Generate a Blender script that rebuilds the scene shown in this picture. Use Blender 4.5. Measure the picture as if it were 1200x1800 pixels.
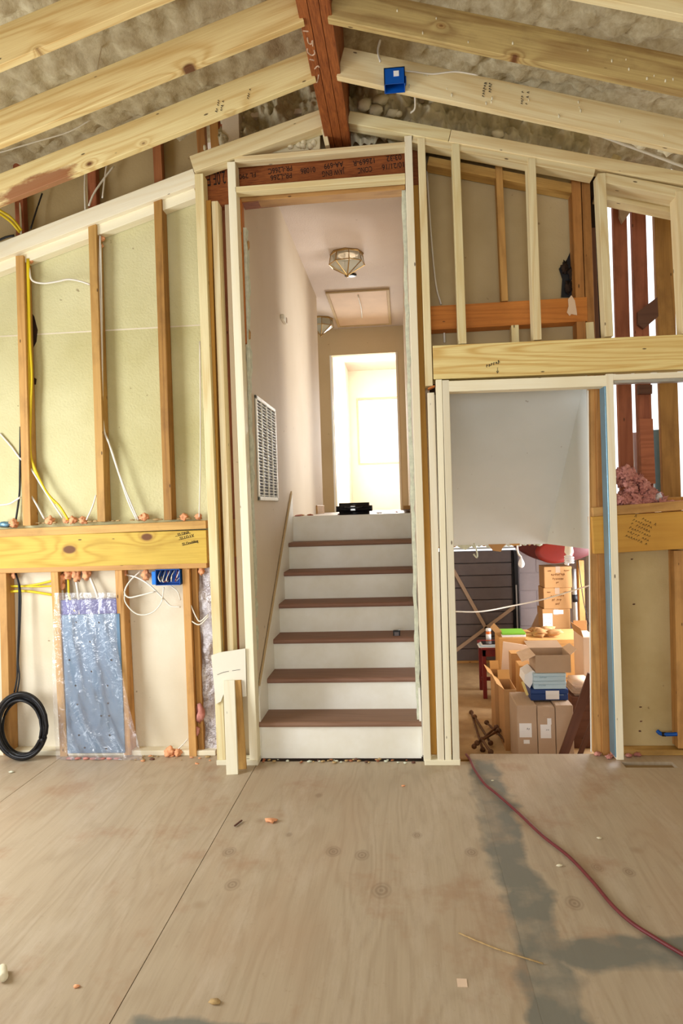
import bpy, bmesh, math, random
from mathutils import Vector, Matrix, noise
random.seed(7)
S = bpy.context.scene
for o in list(bpy.data.objects): bpy.data.objects.remove(o)
COL = S.collection
# ------------------------------------------------------------------ camera
F = 1220.0; H = 1.45
YAW, PITCH, ROLL = [math.radians(a) for a in (5.1, .36, -1.845)]
FWD = Vector((-math.sin(YAW)*math.cos(PITCH), math.cos(YAW)*math.cos(PITCH), -math.sin(PITCH)))
_r = Vector((math.cos(YAW), math.sin(YAW), 0)); _u = _r.cross(FWD)
RGT = _r*math.cos(ROLL)+_u*math.sin(ROLL); UPV = _u*math.cos(ROLL)-_r*math.sin(ROLL)
CAM = Vector((0, 0, H))
cd = bpy.data.cameras.new('camera'); cd.sensor_fit = 'VERTICAL'; cd.sensor_height = 36; cd.lens = 36*F/1800
cd.clip_start = .02; cd.clip_end = 200
cam = bpy.data.objects.new('camera', cd); COL.objects.link(cam); S.camera = cam
M = Matrix((RGT, UPV, -FWD)).transposed().to_4x4(); M.translation = CAM; cam.matrix_world = M
# ------------------------------------------------------------------ sky, daylight, exposure
W = bpy.data.worlds.new('sky'); S.world = W; W.use_nodes = True
wn = W.node_tree.nodes; wl = W.node_tree.links
bg = wn['Background']; bg.inputs['Color'].default_value = (.93, .97, 1, 1); bg.inputs['Strength'].default_value = 1.6
S.view_settings.view_transform = 'Standard'; S.view_settings.look = 'None'; S.view_settings.gamma = 1
S.view_settings.use_curve_mapping = False; S.view_settings.exposure = 0.28
def window_light(name, loc, target, sx, sy, power, color):
    l = bpy.data.lights.new(name, 'AREA'); l.shape = 'RECTANGLE'; l.size = sx; l.size_y = sy
    l.energy = power; l.color = color
    o = bpy.data.objects.new(name, l); COL.objects.link(o); o.location = loc
    o.rotation_euler = (Vector(target)-Vector(loc)).to_track_quat('-Z', 'Y').to_euler()
    return o
window_light('daylight_side_window', (-3.15, 2.35, 1.4), (1.0, 3.0, 1.1), 1.1, 1.7, 72, (.93, .97, 1))
window_light('daylight_rear_window', (-.6, -2.85, 1.5), (-.3, 4, 1.3), 3.6, 1.8, 72, (.95, .97, 1))
window_light('daylight_far_room_window', (-.3, 11.3, 2.6), (-.3, 9, 2.4), 1.2, 1.4, 120, (1, .99, .96))
window_light('daylight_hall_side_window', (1.05, 6.25, 2.6), (-.9, 6.05, 2.6), .45, 1.7, 20, (1, .98, .94))
window_light('daylight_garage_window', (2.2, 6.0, .75), (.5, 5.6, .1), 1.6, .8, 52, (.98, .97, 1))

def at(x, y, Y=None, Z=None, X=None):
    "the point of the place seen at photo pixel x, y on the plane Y, Z or X"
    d = RGT*((x-600)/F)-UPV*((y-900)/F)+FWD
    t = (Y-CAM.y)/d.y if Y is not None else (Z-CAM.z)/d.z if Z is not None else (X-CAM.x)/d.x
    return CAM+d*t
# ------------------------------------------------------------------ materials
class NT:
    def __init__(s, name):
        s.m = bpy.data.materials.new(name); s.m.use_nodes = True
        s.n = s.m.node_tree.nodes; s.l = s.m.node_tree.links; s.b = s.n['Principled BSDF']
    def new(s, t, **k):
        n = s.n.new(t)
        for a, v in k.items(): setattr(n, a, v)
        return n
    def put(s, v, sock):
        if isinstance(v, (int, float)): sock.default_value = v
        elif isinstance(v, tuple): sock.default_value = v if len(v) == len(sock.default_value) else (*v, 1)
        else: s.l.new(v, sock)
    def math(s, op, a, b=0., c=0., clamp=False):
        n = s.new('ShaderNodeMath', operation=op); n.use_clamp = clamp
        for i, v in enumerate((a, b, c)): s.put(v, n.inputs[i])
        return n.outputs[0]
    def mix(s, f, a, b, blend='MIX'):
        n = s.new('ShaderNodeMix', data_type='RGBA', blend_type=blend)
        s.put(f, n.inputs[0]); s.put(a, n.inputs[6]); s.put(b, n.inputs[7]); return n.outputs[2]
    def coords(s, scale=(1, 1, 1), rnd=True):
        tc = s.new('ShaderNodeTexCoord').outputs['Object']
        if rnd:
            oi = s.new('ShaderNodeObjectInfo').outputs['Random']
            a = s.new('ShaderNodeVectorMath', operation='ADD'); s.l.new(tc, a.inputs[0])
            c = s.new('ShaderNodeCombineXYZ')
            s.l.new(s.math('MULTIPLY', oi, 37.), c.inputs[0]); s.l.new(s.math('MULTIPLY', oi, 11.), c.inputs[1]); s.l.new(s.math('MULTIPLY', oi, 23.), c.inputs[2])
            s.l.new(c.outputs[0], a.inputs[1]); tc = a.outputs[0]
        mp = s.new('ShaderNodeMapping'); mp.inputs['Scale'].default_value = scale; s.l.new(tc, mp.inputs[0]); return mp.outputs[0]
    def noise(s, vec, scale=1., detail=3., rough=.55, dist=0.):
        n = s.new('ShaderNodeTexNoise'); s.l.new(vec, n.inputs['Vector'])
        n.inputs['Scale'].default_value = scale; n.inputs['Detail'].default_value = detail
        n.inputs['Roughness'].default_value = rough; n.inputs['Distortion'].default_value = dist
        return n.outputs[0]
    def rng(s, v, a, b, c=0., d=1.):
        n = s.new('ShaderNodeMapRange'); s.put(v, n.inputs[0])
        for i, q in enumerate((a, b, c, d)): n.inputs[i+1].default_value = q
        return n.outputs[0]
    def bump(s, h, strength=.3, dist=.005):
        n = s.new('ShaderNodeBump'); n.inputs['Strength'].default_value = strength; n.inputs['Distance'].default_value = dist
        s.put(h, n.inputs['Height']); s.l.new(n.outputs[0], s.b.inputs['Normal'])
    def done(s, color, rough=.6, metal=0., spec=.5):
        s.put(color, s.b.inputs['Base Color']); s.put(rough, s.b.inputs['Roughness']); s.put(metal, s.b.inputs['Metallic'])
        s.b.inputs['Specular IOR Level'].default_value = spec
        return s.m
def lin(*c):
    return tuple((v/255/12.92 if v/255 <= .04045 else ((v/255+.055)/1.055)**2.4) for v in c)
def wood(name, light, dark, rings=7., contrast=.6, dirt=.0, knots=(), stain=None, vary=.12, dots=True):
    t = NT(name); light = lin(*light); dark = lin(*dark)
    raw = t.new('ShaderNodeTexCoord').outputs['Object']
    sp = t.new('ShaderNodeSeparateXYZ'); t.l.new(raw, sp.inputs[0])
    v = t.coords((.42, 6, 6)); n = t.noise(v, 1., 2., .4)
    w = t.math('MULTIPLY', n, rings*11.)
    kd = None
    for (kx, kz, kr) in knots:
        dx = t.math('MULTIPLY', t.math('SUBTRACT', sp.outputs[0], kx), .6); dz = t.math('SUBTRACT', sp.outputs[2], kz)
        d = t.math('SQRT', t.math('ADD', t.math('MULTIPLY', dx, dx), t.math('MULTIPLY', dz, dz)))
        w = t.math('ADD', w, t.math('MULTIPLY', t.math('EXPONENT', t.math('MULTIPLY', d, -1/(kr*1.4))), 22.))
        kd = (t.math('SUBTRACT', d, kr*.75), kd)
    ring = t.rng(t.math('SINE', w), -1, 1)
    ring = t.math('POWER', ring, 2.2)
    fine = t.noise(t.coords((5, 160, 160)), 1., 2., .6)
    f = t.math('MULTIPLY', t.math('ADD', t.math('MULTIPLY', ring, .6), t.math('MULTIPLY', t.rng(fine, .3, .7), .45)), contrast, clamp=True)
    c = t.mix(f, light, dark)
    big = t.noise(t.coords((.8, 2.5, 2.5)), 1.3, 3.)
    c = t.mix(t.rng(big, .42, .72, 0, .45), c, t.mix(.5, dark, light))
    rnd = t.new('ShaderNodeObjectInfo').outputs['Random']
    hs = t.new('ShaderNodeHueSaturation'); t.l.new(c, hs.inputs['Color']); t.l.new(t.rng(rnd, 0, 1, 1-vary, 1+vary*.6), hs.inputs['Value']); t.l.new(t.rng(t.math('FRACT', t.math('MULTIPLY', rnd, 7.3)), 0, 1, .492, .506), hs.inputs['Hue'])
    c = hs.outputs[0]
    if dots:
        vo = t.new('ShaderNodeTexVoronoi'); t.l.new(t.coords((5.5, 16, 16)), vo.inputs['Vector']); vo.inputs['Scale'].default_value = 1.
        c = t.mix(t.rng(vo.outputs['Distance'], .05, .075, .85, 0), c, lin(74, 48, 26))
    if dirt:
        dn = t.noise(t.coords((3, 6, 6)), 1.5, 6., .65)
        c = t.mix(t.rng(dn, .5, .68, 0, dirt), c, lin(84, 52, 26))
    while kd:
        e, kd = kd
        c = t.mix(t.rng(e, -.002, .012, .45, 0), c, lin(176, 128, 66)); c = t.mix(t.rng(e, -.006, .002, .95, 0), c, lin(104, 62, 34))
    if stain:
        sx, sz, a, b, col = stain
        ex = t.math('DIVIDE', t.math('SUBTRACT', sp.outputs[0], sx), a); ez = t.math('DIVIDE', t.math('SUBTRACT', sp.outputs[2], sz), b)
        e = t.math('ADD', t.math('ADD', t.math('MULTIPLY', ex, ex), t.math('MULTIPLY', ez, ez)), t.math('MULTIPLY', t.math('SUBTRACT', t.noise(t.coords((9, 22, 22)), 1., 5., .65), .5), 2.2))
        c = t.mix(t.rng(e, .5, 1.1, .85, 0), c, lin(*col))
    t.bump(t.math('ADD', t.math('MULTIPLY', ring, .3), fine), .18, .002)
    return t.done(c, .62, 0, .3)
def plain(name, col, rough=.6, metal=0., nscale=8., var=.1, bump=.0, bscale=60., spec=.4, dark=None):
    t = NT(name); c0 = lin(*col); n = t.noise(t.coords(), nscale, 5., .6)
    c1 = lin(*dark) if dark else tuple(v*(1-var*2.2) for v in c0)
    c = t.mix(t.rng(n, .35, .75, 0, 1), c0, c1)
    if bump: t.bump(t.noise(t.coords(), bscale, 4., .6), bump, .004)
    return t.done(c, rough, metal, spec)
MT = {}
MT['pine'] = wood('new_pine', (240, 228, 184), (206, 170, 100), 6, .6)
MT['pine_white'] = wood('pale_new_pine', (244, 237, 212), (226, 208, 164), 5, .4)
MT['beam_new'] = wood('flatsawn_yellow_pine', (240, 222, 150), (205, 158, 70), 7, .75, vary=.04)
MT['old'] = wood('aged_stud_wood', (184, 134, 72), (126, 82, 38), 6, .6, .3)
MT['old_light'] = wood('aged_light_stud_wood', (208, 164, 96), (158, 110, 56), 6, .6, .25)
MT['red'] = wood('red_brown_cedar', (176, 110, 72), (118, 64, 40), 6, .6, .35)
MT['orange'] = wood('orange_fir', (204, 128, 58), (158, 84, 34), 8, .6, .15)
MT['amber'] = wood('amber_jamb_wood', (206, 156, 70), (180, 124, 48), 5, .4)
MT['darkplank'] = wood('dark_brown_plank', (110, 74, 56), (70, 42, 32), 6, .5)
def lvl_mat():
    t = NT('laminated_veneer_lumber')
    n = t.noise(t.coords((14, 60, 160)), 1., 4., .7); n2 = t.noise(t.coords((3, 8, 8)), 1., 3.)
    c = t.mix(t.rng(n, .3, .72), lin(176, 104, 52), lin(110, 54, 24)); c = t.mix(t.rng(n2, .4, .7, 0, .4), c, lin(122, 60, 26))
    t.bump(n, .15, .002); return t.done(c, .55, 0, .35)
MT['lvl'] = lvl_mat()
def drywall_mat(name, a, b, stip=.25, mott=1.2):
    t = NT(name); n = t.noise(t.coords((1, 1, 1)), mott, 4., .55); s = t.noise(t.coords((1, 1, 1)), 70., 3., .6)
    c = t.mix(t.rng(n, .35, .7), lin(*a), lin(*b)); sp = t.noise(t.coords(), 22., 2., .4)
    c = t.mix(t.rng(sp, .76, .8, 0, .6), c, lin(120, 96, 60))
    t.bump(s, stip, .006); return t.done(c, .75, 0, .2)
MT['wall_green'] = drywall_mat('pale_yellow_textured_drywall', (214, 208, 164), (190, 182, 132), .6)
MT['wall_tan'] = drywall_mat('tan_drywall', (206, 190, 146), (188, 170, 122), .3)
MT['wall_cream'] = drywall_mat('cream_drywall', (228, 218, 196), (208, 194, 164), .25)
MT['wall_brown'] = drywall_mat('brown_paper_drywall', (198, 178, 138), (172, 150, 108), .25)
MT['board_tan'] = drywall_mat('tan_gypsum_backing', (196, 174, 128), (174, 150, 100), .3, 2.5)
MT['hall'] = drywall_mat('hall_beige_paint', (222, 206, 182), (214, 196, 170), .2)
MT['hall_far'] = drywall_mat('hall_far_tan_paint', (206, 182, 142), (196, 170, 128), .2)
MT['hall_ceiling'] = drywall_mat('hall_ceiling_texture', (226, 212, 200), (216, 200, 188), .5)
MT['white_gyp'] = drywall_mat('white_gypsum', (226, 230, 228), (214, 219, 216), .15)
MT['white'] = plain('white_paint', (244, 241, 230), .45, 0, 3., .03)
MT['riser'] = plain('scuffed_white_riser_paint', (246, 244, 234), .5, 0, 3., .05, dark=(230, 224, 204))
MT['sheet_white'] = plain('white_card', (240, 234, 214), .6, 0, 3., .04)
MT['gyp_edge'] = plain('torn_gypsum', (222, 224, 200), .9, 0, 30., .15, .6, 60)
MT['tread'] = wood('brown_stained_tread', (150, 114, 94), (116, 80, 62), 9, .5, 0, dots=False, vary=.04)
MT['concrete'] = plain('sandy_concrete', (196, 166, 122), .85, 0, 4., .12, .3, 40, dark=(160, 130, 92))
MT['block'] = plain('whitewashed_block', (206, 196, 200), .8, 0, 6., .06, .3, 50)
MT['metal_brown'] = plain('brown_grey_steel_door', (112, 102, 100), .5, .2, 10., .08)
MT['metal_blue'] = plain('galvanised_blue_steel', (120, 160, 182), .35, .5, 6., .1)
MT['steel'] = plain('galvanised_steel', (190, 192, 190), .35, .8, 9., .1)
MT['black'] = plain('black_rubber', (22, 22, 26), .45, 0, 20., .1)
MT['blackp'] = plain('black_plastic', (18, 19, 26), .25, 0, 8., .1)
MT['dark'] = plain('dark_void_board', (52, 34, 20), .9, 0, 8., .2)
MT['blue'] = plain('blue_plastic', (0, 84, 178), .4, 0, 8., .06)
MT['blue_l'] = plain('bright_blue_plastic', (30, 128, 222), .4, 0, 8., .05)
MT['panel'] = plain('slate_blue_panel_steel', (112, 144, 172), .4, .1, 3., .04)
MT['panel_top'] = plain('violet_panel_backing', (86, 88, 160), .5, 0, 4., .1)
MT['pink'] = plain('salmon_foam', (240, 170, 122), .8, 0, 30., .12, .5, 60)
MT['fibre'] = plain('pink_fibreglass', (214, 150, 136), .95, 0, 18., .22, .8, 50, dark=(168, 98, 88))
MT['foamw'] = plain('cream_foam', (232, 222, 190), .85, 0, 12., .1, .7, 40)
MT['cable_w'] = plain('white_cable', (232, 226, 212), .5, 0, 8., .04)
MT['cable_y'] = plain('yellow_cable', (228, 200, 32), .45, 0, 8., .05)
MT['cord_red'] = plain('dark_red_cord', (116, 44, 46), .5, 0, 20., .1)
MT['card'] = plain('cardboard', (190, 144, 92), .8, 0, 5., .05, .15, 90)
MT['card_y'] = plain('golden_cardboard', (208, 156, 90), .8, 0, 5., .05, .15, 90)
MT['card_g'] = plain('greyish_cardboard', (190, 164, 138), .8, 0, 5., .05, .15, 90)
MT['card_p'] = plain('pale_pinkish_board', (234, 206, 178), .8, 0, 5., .04)
MT['paper'] = plain('white_paper', (240, 240, 240), .7, 0, 5., .02)
MT['ink'] = plain('black_ink', (34, 24, 20), .8, 0, 5., .05)
MT['ink_b'] = plain('brown_ink', (132, 84, 44), .8, 0, 5., .05)
MT['chalk'] = plain('white_chalk', (224, 190, 160), .9, 0, 90., .25)
MT['ltblue'] = plain('pale_blue_card', (186, 214, 230), .6, 0, 3., .03)
MT['dkblue'] = plain('deep_blue_card', (28, 62, 124), .5, 0, 3., .06)
MT['redwood'] = plain('red_lacquer_wood', (128, 40, 38), .4, 0, 9., .12)
MT['canoe'] = plain('dark_red_hull', (86, 32, 34), .5, 0, 4., .1)
MT['canoe_r'] = plain('bright_red_hull_disc', (128, 34, 24), .45, 0, 6., .1)
MT['pill'] = plain('orange_bottle', (236, 120, 40), .3, 0, 4., .05)
MT['green'] = plain('green_cover', (130, 196, 60), .5, 0, 4., .05)
MT['rust'] = plain('rusty_iron', (112, 78, 52), .6, .4, 30., .2)
MT['brass'] = plain('aged_brass', (176, 142, 86), .35, .8, 12., .1)
MT['dust'] = plain('sawdust', (196, 164, 112), .95, 0, 40., .2, .5, 80)
def foil_mat():
    t = NT('crinkled_foil'); n = t.noise(t.coords(), 26., 5., .7); t.bump(n, .9, .02)
    return t.done(t.mix(t.rng(n, .3, .7), lin(226, 222, 224), lin(170, 160, 162)), .28, .75)
MT['foil'] = foil_mat()
def glass_mat(name, col, alpha, rough=.1):
    t = NT(name); tr = t.new('ShaderNodeBsdfTransparent'); mx = t.new('ShaderNodeMixShader')
    t.done(lin(*col), rough, 0, .8); t.put(alpha, mx.inputs[0]); t.l.new(tr.outputs[0], mx.inputs[1]); t.l.new(t.b.outputs[0], mx.inputs[2])
    t.l.new(mx.outputs[0], t.n['Material Output'].inputs[0]); return t
g = glass_mat('clear_plastic_film', (236, 230, 240), .12, .3); gl = g.new('ShaderNodeBsdfGlossy'); gl.inputs['Roughness'].default_value = .13; lw = g.new('ShaderNodeLayerWeight'); lw.inputs[0].default_value = .25; m2 = g.new('ShaderNodeMixShader'); g.put(g.math('ADD', g.math('MULTIPLY', lw.outputs['Fresnel'], .8), .06, clamp=True), m2.inputs[0]); g.l.new(g.n['Material Output'].inputs[0].links[0].from_socket, m2.inputs[1]); g.l.new(gl.outputs[0], m2.inputs[2]); g.l.new(m2.outputs[0], g.n['Material Output'].inputs[0]); g.bump(g.noise(g.coords((1, 1, 1)), 16., 3., .6, 1.5), .4, .02); g.l.new(g.b.inputs['Normal'].links[0].from_socket, gl.inputs['Normal']); MT['film'] = g.m
MT['glass'] = glass_mat('lamp_glass', (206, 208, 190), .55, .15).m
MT['pane'] = glass_mat('window_glass', (235, 240, 240), .08, .05).m
def foam_mat():
    t = NT('sprayed_foam'); n = t.noise(t.coords((1, 1, 1), False), 22., 6., .65); b = t.noise(t.coords((1, 1, 1), False), 2.2, 3.)
    c = t.mix(t.rng(n, .32, .68), lin(216, 206, 174), lin(176, 158, 122)); c = t.mix(t.rng(b, .4, .7, 0, .5), c, lin(196, 184, 156))
    t.bump(n, .8, .012); return t.done(c, .85, 0, .25)
MT['foam'] = foam_mat()
def ply_mat():
    t = NT('plywood_subfloor')
    v = t.coords((3.4, .5, 1)); w = t.math('MULTIPLY', t.noise(v, 1., 3., .5, .2), 95.)
    ring = t.math('POWER', t.rng(t.math('SINE', w), -1, 1), 1.6)
    fine = t.noise(t.coords((120, 5, 1)), 1., 2.)
    c = t.mix(t.math('ADD', t.math('MULTIPLY', ring, .17), t.math('MULTIPLY', fine, .36), clamp=True), lin(188, 171, 145), lin(142, 119, 92))
    big = t.noise(t.coords((1.6, .7, 1)), 1.2, 4., .6); c = t.mix(t.rng(big, .45, .7, 0, .5), c, lin(172, 142, 112))
    vo = t.new('ShaderNodeTexVoronoi'); t.l.new(t.coords((2.6, 2.2, 1)), vo.inputs['Vector']); vo.inputs['Scale'].default_value = 1.
    c = t.mix(t.rng(t.math('ADD', vo.outputs['Distance'], t.math('MULTIPLY', fine, .03)), .04, .1, .42, 0), c, lin(134, 104, 74))
    ds = t.noise(t.coords((2.5, .6, 1)), 2.2, 8., .75); c = t.mix(t.rng(ds, .5, .72, 0, .4), c, lin(212, 198, 178)); dk = t.noise(t.coords((1, 1, 1)), 30., 6., .8); c = t.mix(t.rng(dk, .6, .75, 0, .4), c, lin(128, 104, 76))
    # grey levelling compound smeared along the joints
    ge = t.new('ShaderNodeNewGeometry').outputs['Position']; sp = t.new('ShaderNodeSeparateXYZ'); t.l.new(ge, sp.inputs[0])
    en = t.new('ShaderNodeTexNoise'); t.l.new(ge, en.inputs['Vector']); en.inputs['Scale'].default_value = 5.; en.inputs['Detail'].default_value = 5.
    wob = t.math('MULTIPLY', t.math('SUBTRACT', en.outputs[0], .5), .2)
    for kx, ky, kr in [(*at(x, y, Z=0).xy, r) for x, y, r in ((586, 1497, .028), (636, 1503, .028), (670, 1565, .036), (408, 1555, .03), (403, 1497, .026), (733, 1468, .02), (560, 1398, .018), (828, 1498, .024), (1050, 1525, .02), (1105, 1533, .022), (1010, 1588, .03), (508, 1467, .014))]:
        ax = t.math('SUBTRACT', sp.outputs[0], kx); ay = t.math('MULTIPLY', t.math('SUBTRACT', sp.outputs[1], ky), .7)
        d = t.math('ADD', t.math('SQRT', t.math('ADD', t.math('MULTIPLY', ax, ax), t.math('MULTIPLY', ay, ay))), t.math('MULTIPLY', wob, .08))
        k = t.math('MULTIPLY', t.rng(d, kr*.7, kr*1.3, 1, 0), t.rng(t.math('SINE', t.math('MULTIPLY', d, 6.28/(kr*.45))), -1, 1, .18, .55)); c = t.mix(k, c, lin(112, 88, 66))
    hb = t.noise(t.coords((1.1, .9, 1)), 3.2, 5., .65); c = t.mix(t.rng(hb, .53, .66, 0, .42), c, lin(158, 118, 86))
    def band(cx, hx, cy, hy):
        ax = t.math('SUBTRACT', t.math('ABSOLUTE', t.math('SUBTRACT', sp.outputs[0], cx)), hx); ay = t.math('SUBTRACT', t.math('ABSOLUTE', t.math('SUBTRACT', sp.outputs[1], cy)), hy)
        return t.math('ADD', t.math('MAXIMUM', ax, ay), wob)
    e = t.math('MINIMUM', band(.40, .085, 2.6, 1.38), band(.75, .42, 2.27, .085)); e = t.math('MINIMUM', e, band(-.45, .36, 1.79, .13))
    gn = t.new('ShaderNodeTexNoise'); t.l.new(ge, gn.inputs['Vector']); gn.inputs['Scale'].default_value = 4.5; gn.inputs['Detail'].default_value = 6.
    m = t.math('MULTIPLY', t.rng(e, -.02, .012, 1, 0), t.rng(gn.outputs[0], .38, .5, .45, .9))
    c = t.mix(m, c, lin(116, 116, 106))
    t.bump(t.math('ADD', ring, fine), .12, .002); return t.done(c, t.rng(m, 0, 1, .48, .56), 0, .35)
MT['ply'] = ply_mat()
# ------------------------------------------------------------------ builders
WM = {}
def place(o, mw, parent):
    "world matrix mw, kept when parented"
    WM[o.name] = mw.copy()
    if parent is None: o.matrix_world = mw
    else:
        o.parent = parent; o.matrix_parent_inverse = WM[parent.name].inverted(); o.matrix_basis = mw
def tag(o, label=None, cat=None, group=None, kind=None):
    if label: o['label'] = label
    if cat: o['category'] = cat
    if group: o['group'] = group
    if kind: o['kind'] = kind
    return o
def thing(name, loc=(0, 0, 0), label=None, cat=None, group=None, kind=None):
    o = bpy.data.objects.new(name, None); o.empty_display_size = .1; COL.objects.link(o)
    place(o, Matrix.Translation(Vector(loc)), None); return tag(o, label, cat, group, kind)
def from_bm(name, bm, mat, parent=None, mw=None, smooth=False):
    me = bpy.data.meshes.new(name); bmesh.ops.recalc_face_normals(bm, faces=bm.faces); bm.to_mesh(me); bm.free()
    if smooth:
        for p in me.polygons: p.use_smooth = True
    for q in (mat if isinstance(mat, (list, tuple)) else [mat]): me.materials.append(MT[q] if isinstance(q, str) else q)
    o = bpy.data.objects.new(name, me); COL.objects.link(o); place(o, mw or Matrix.Identity(4), parent); return o
def bm_box(bm, lo, hi, bev=0., m=None):
    r = bmesh.ops.create_cube(bm, size=1); vs = r['verts']
    for v in vs:
        v.co = Vector([lo[i] if v.co[i] < 0 else hi[i] for i in range(3)])
    if bev:
        es = list({e for v in vs for e in v.link_edges}); r = bmesh.ops.bevel(bm, geom=es, offset=bev, segments=1, affect='EDGES', clamp_overlap=True); vs = r['verts']
    if m is not None:
        for v in vs: v.co = m @ v.co
    return vs
def box(name, lo, hi, mat, parent=None, bev=.003, origin=None):
    "box between two corners; origin at the centre of its base"
    lo, hi = [min(a, b) for a, b in zip(lo, hi)], [max(a, b) for a, b in zip(lo, hi)]
    c = Vector(((lo[0]+hi[0])/2, (lo[1]+hi[1])/2, lo[2])); bm = bmesh.new()
    bm_box(bm, Vector(lo)-c, Vector(hi)-c, min(bev, .3*min(hi[i]-lo[i] for i in range(3))))
    return from_bm(name, bm, mat, parent, Matrix.Translation(c))
def frame(A, B, back=Vector((0, 1, 0))):
    x = (B-A).normalized(); y = (back-x*back.dot(x)).normalized(); z = x.cross(y)
    m = Matrix((x, y, z)).transposed().to_4x4(); m.translation = (A+B)/2; return m
def board(name, A, B, w, d, mat, parent=None, back=Vector((0, 1, 0)), bev=.002):
    "board whose front face runs from A to B, w wide and d deep; its local x is the grain"
    L = (B-A).length; bm = bmesh.new(); bm_box(bm, (-L/2, 0, -w/2), (L/2, d, w/2), min(bev, .2*min(w, d)))
    return from_bm(name, bm, mat, parent, frame(A, B, back))
def bpx(name, xa, ya, xb, yb, w, Y, d, mat, parent=None, bev=.002):
    A = at(xa, ya, Y=Y); B = at(xb, yb, Y=Y); mx, my = (xa+xb)/2, (ya+yb)/2
    n = Vector((-(yb-ya), xb-xa)).normalized()*w/2
    ww = (at(mx+n.x, my+n.y, Y=Y)-at(mx-n.x, my-n.y, Y=Y)).length
    return board(name, A, B, ww, d, mat, parent, bev=bev)
def slab(name, pts, thick, mat, parent=None):
    "polygon in space with a thickness vector"
    c = sum(pts, Vector())/len(pts); thick = Vector(thick); bm = bmesh.new()
    a = [bm.verts.new(p-c) for p in pts]; b = [bm.verts.new(p-c+thick) for p in pts]; n = len(pts)
    bm.faces.new(a); bm.faces.new(b[::-1])
    for i in range(n): bm.faces.new((a[i], b[i], b[(i+1) % n], a[(i+1) % n]))
    return from_bm(name, bm, mat, parent, Matrix.Translation(c))
def spline(pts, k=6):
    pts = [Vector(p) for p in pts]
    if len(pts) < 3: return pts
    P = [pts[0]*2-pts[1]]+pts+[pts[-1]*2-pts[-2]]; out = []
    for i in range(1, len(P)-2):
        for j in range(k):
            t = j/k; a, b, c, d = P[i-1:i+3]
            out.append(.5*((2*b)+(c-a)*t+(2*a-5*b+4*c-d)*t*t+(3*b-3*c+d-a)*t**3))
    return out+[pts[-1]]
def bm_tube(bm, pts, r, seg=7, closed=False):
    rings = []; n = len(pts)
    for i, p in enumerate(pts):
        t = (pts[(i+1) % n if closed else min(i+1, n-1)]-pts[i-1 if (closed or i) else 0]).normalized()
        u = t.cross(Vector((.13, .31, .94))).normalized() if abs(t.z) < .95 else t.cross(Vector((1, .1, 0))).normalized()
        v = t.cross(u); rr = r[i] if isinstance(r, (list, tuple)) else r
        rings.append([bm.verts.new(p+(u*math.cos(a*6.2832/seg)+v*math.sin(a*6.2832/seg))*rr) for a in range(seg)])
    for i in range(n if closed else n-1):
        A, B = rings[i], rings[(i+1) % n]
        for a in range(seg): bm.faces.new((A[a], A[(a+1) % seg], B[(a+1) % seg], B[a]))
    if not closed: bm.faces.new(rings[0][::-1]); bm.faces.new(rings[-1])
def tube(name, pts, r, mat, parent=None, k=6, seg=7, closed=False):
    pts = spline(pts, k) if k else [Vector(p) for p in pts]; c = pts[len(pts)//2].copy(); bm = bmesh.new(); bm_tube(bm, [p-c for p in pts], r, seg, closed)
    return from_bm(name, bm, mat, parent, Matrix.Translation(c), True)
def blob(name, c, r, mat, parent=None, sub=3, rough=.35, freq=2.2, squash=(1, 1, 1)):
    bm = bmesh.new(); bmesh.ops.create_icosphere(bm, subdivisions=sub, radius=1); o = Vector((random.random()*50, random.random()*50, 3))
    for v in bm.verts:
        n = v.co.normalized(); f = 1+rough*noise.fractal(n*freq+o, .8, 2.1, 4)
        v.co = Vector((n.x*squash[0], n.y*squash[1], n.z*squash[2]))*f*r
    return from_bm(name, bm, mat, parent, Matrix.Translation(Vector(c)), True)
def lathe(name, prof, loc, mat, parent=None, seg=24, mw=None, smooth=True):
    bm = bmesh.new(); rings = []
    for r, z in prof: rings.append([bm.verts.new((r*math.cos(a*6.28319/seg), r*math.sin(a*6.28319/seg), z)) for a in range(seg)])
    for A, B in zip(rings, rings[1:]):
        for a in range(seg): bm.faces.new((A[a], A[(a+1) % seg], B[(a+1) % seg], B[a]))
    bm.faces.new(rings[0][::-1]); bm.faces.new(rings[-1])
    return from_bm(name, bm, mat, parent, mw or Matrix.Translation(Vector(loc)), smooth)
def text(name, s, c, h, mat, parent=None, rot=0., xdir=Vector((1, 0, 0)), up=Vector((0, 0, 1)), shear=0., wmax=None):
    cu = bpy.data.curves.new(name, 'FONT'); cu.body = s; cu.size = h; cu.align_x = 'CENTER'; cu.align_y = 'CENTER'; cu.extrude = .0006; cu.shear = shear
    tmp = bpy.data.objects.new('tmp', cu); COL.objects.link(tmp); dg = bpy.context.evaluated_depsgraph_get()
    me = bpy.data.meshes.new_from_object(tmp.evaluated_get(dg)); bpy.data.objects.remove(tmp); bpy.data.curves.remove(cu); me.name = name
    me.materials.clear(); me.materials.append(MT[mat])
    if wmax:
        w = max(v.co.x for v in me.vertices)-min(v.co.x for v in me.vertices); k = wmax/w
        for v in me.vertices: v.co.x *= k
    x = xdir*math.cos(rot)+up*math.sin(rot); y = up*math.cos(rot)-xdir*math.sin(rot); z = x.cross(y)
    m = Matrix((x, y, z)).transposed().to_4x4(); m.translation = c
    o = bpy.data.objects.new(name, me); COL.objects.link(o); place(o, m, parent); return o
V3 = Vector
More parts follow.
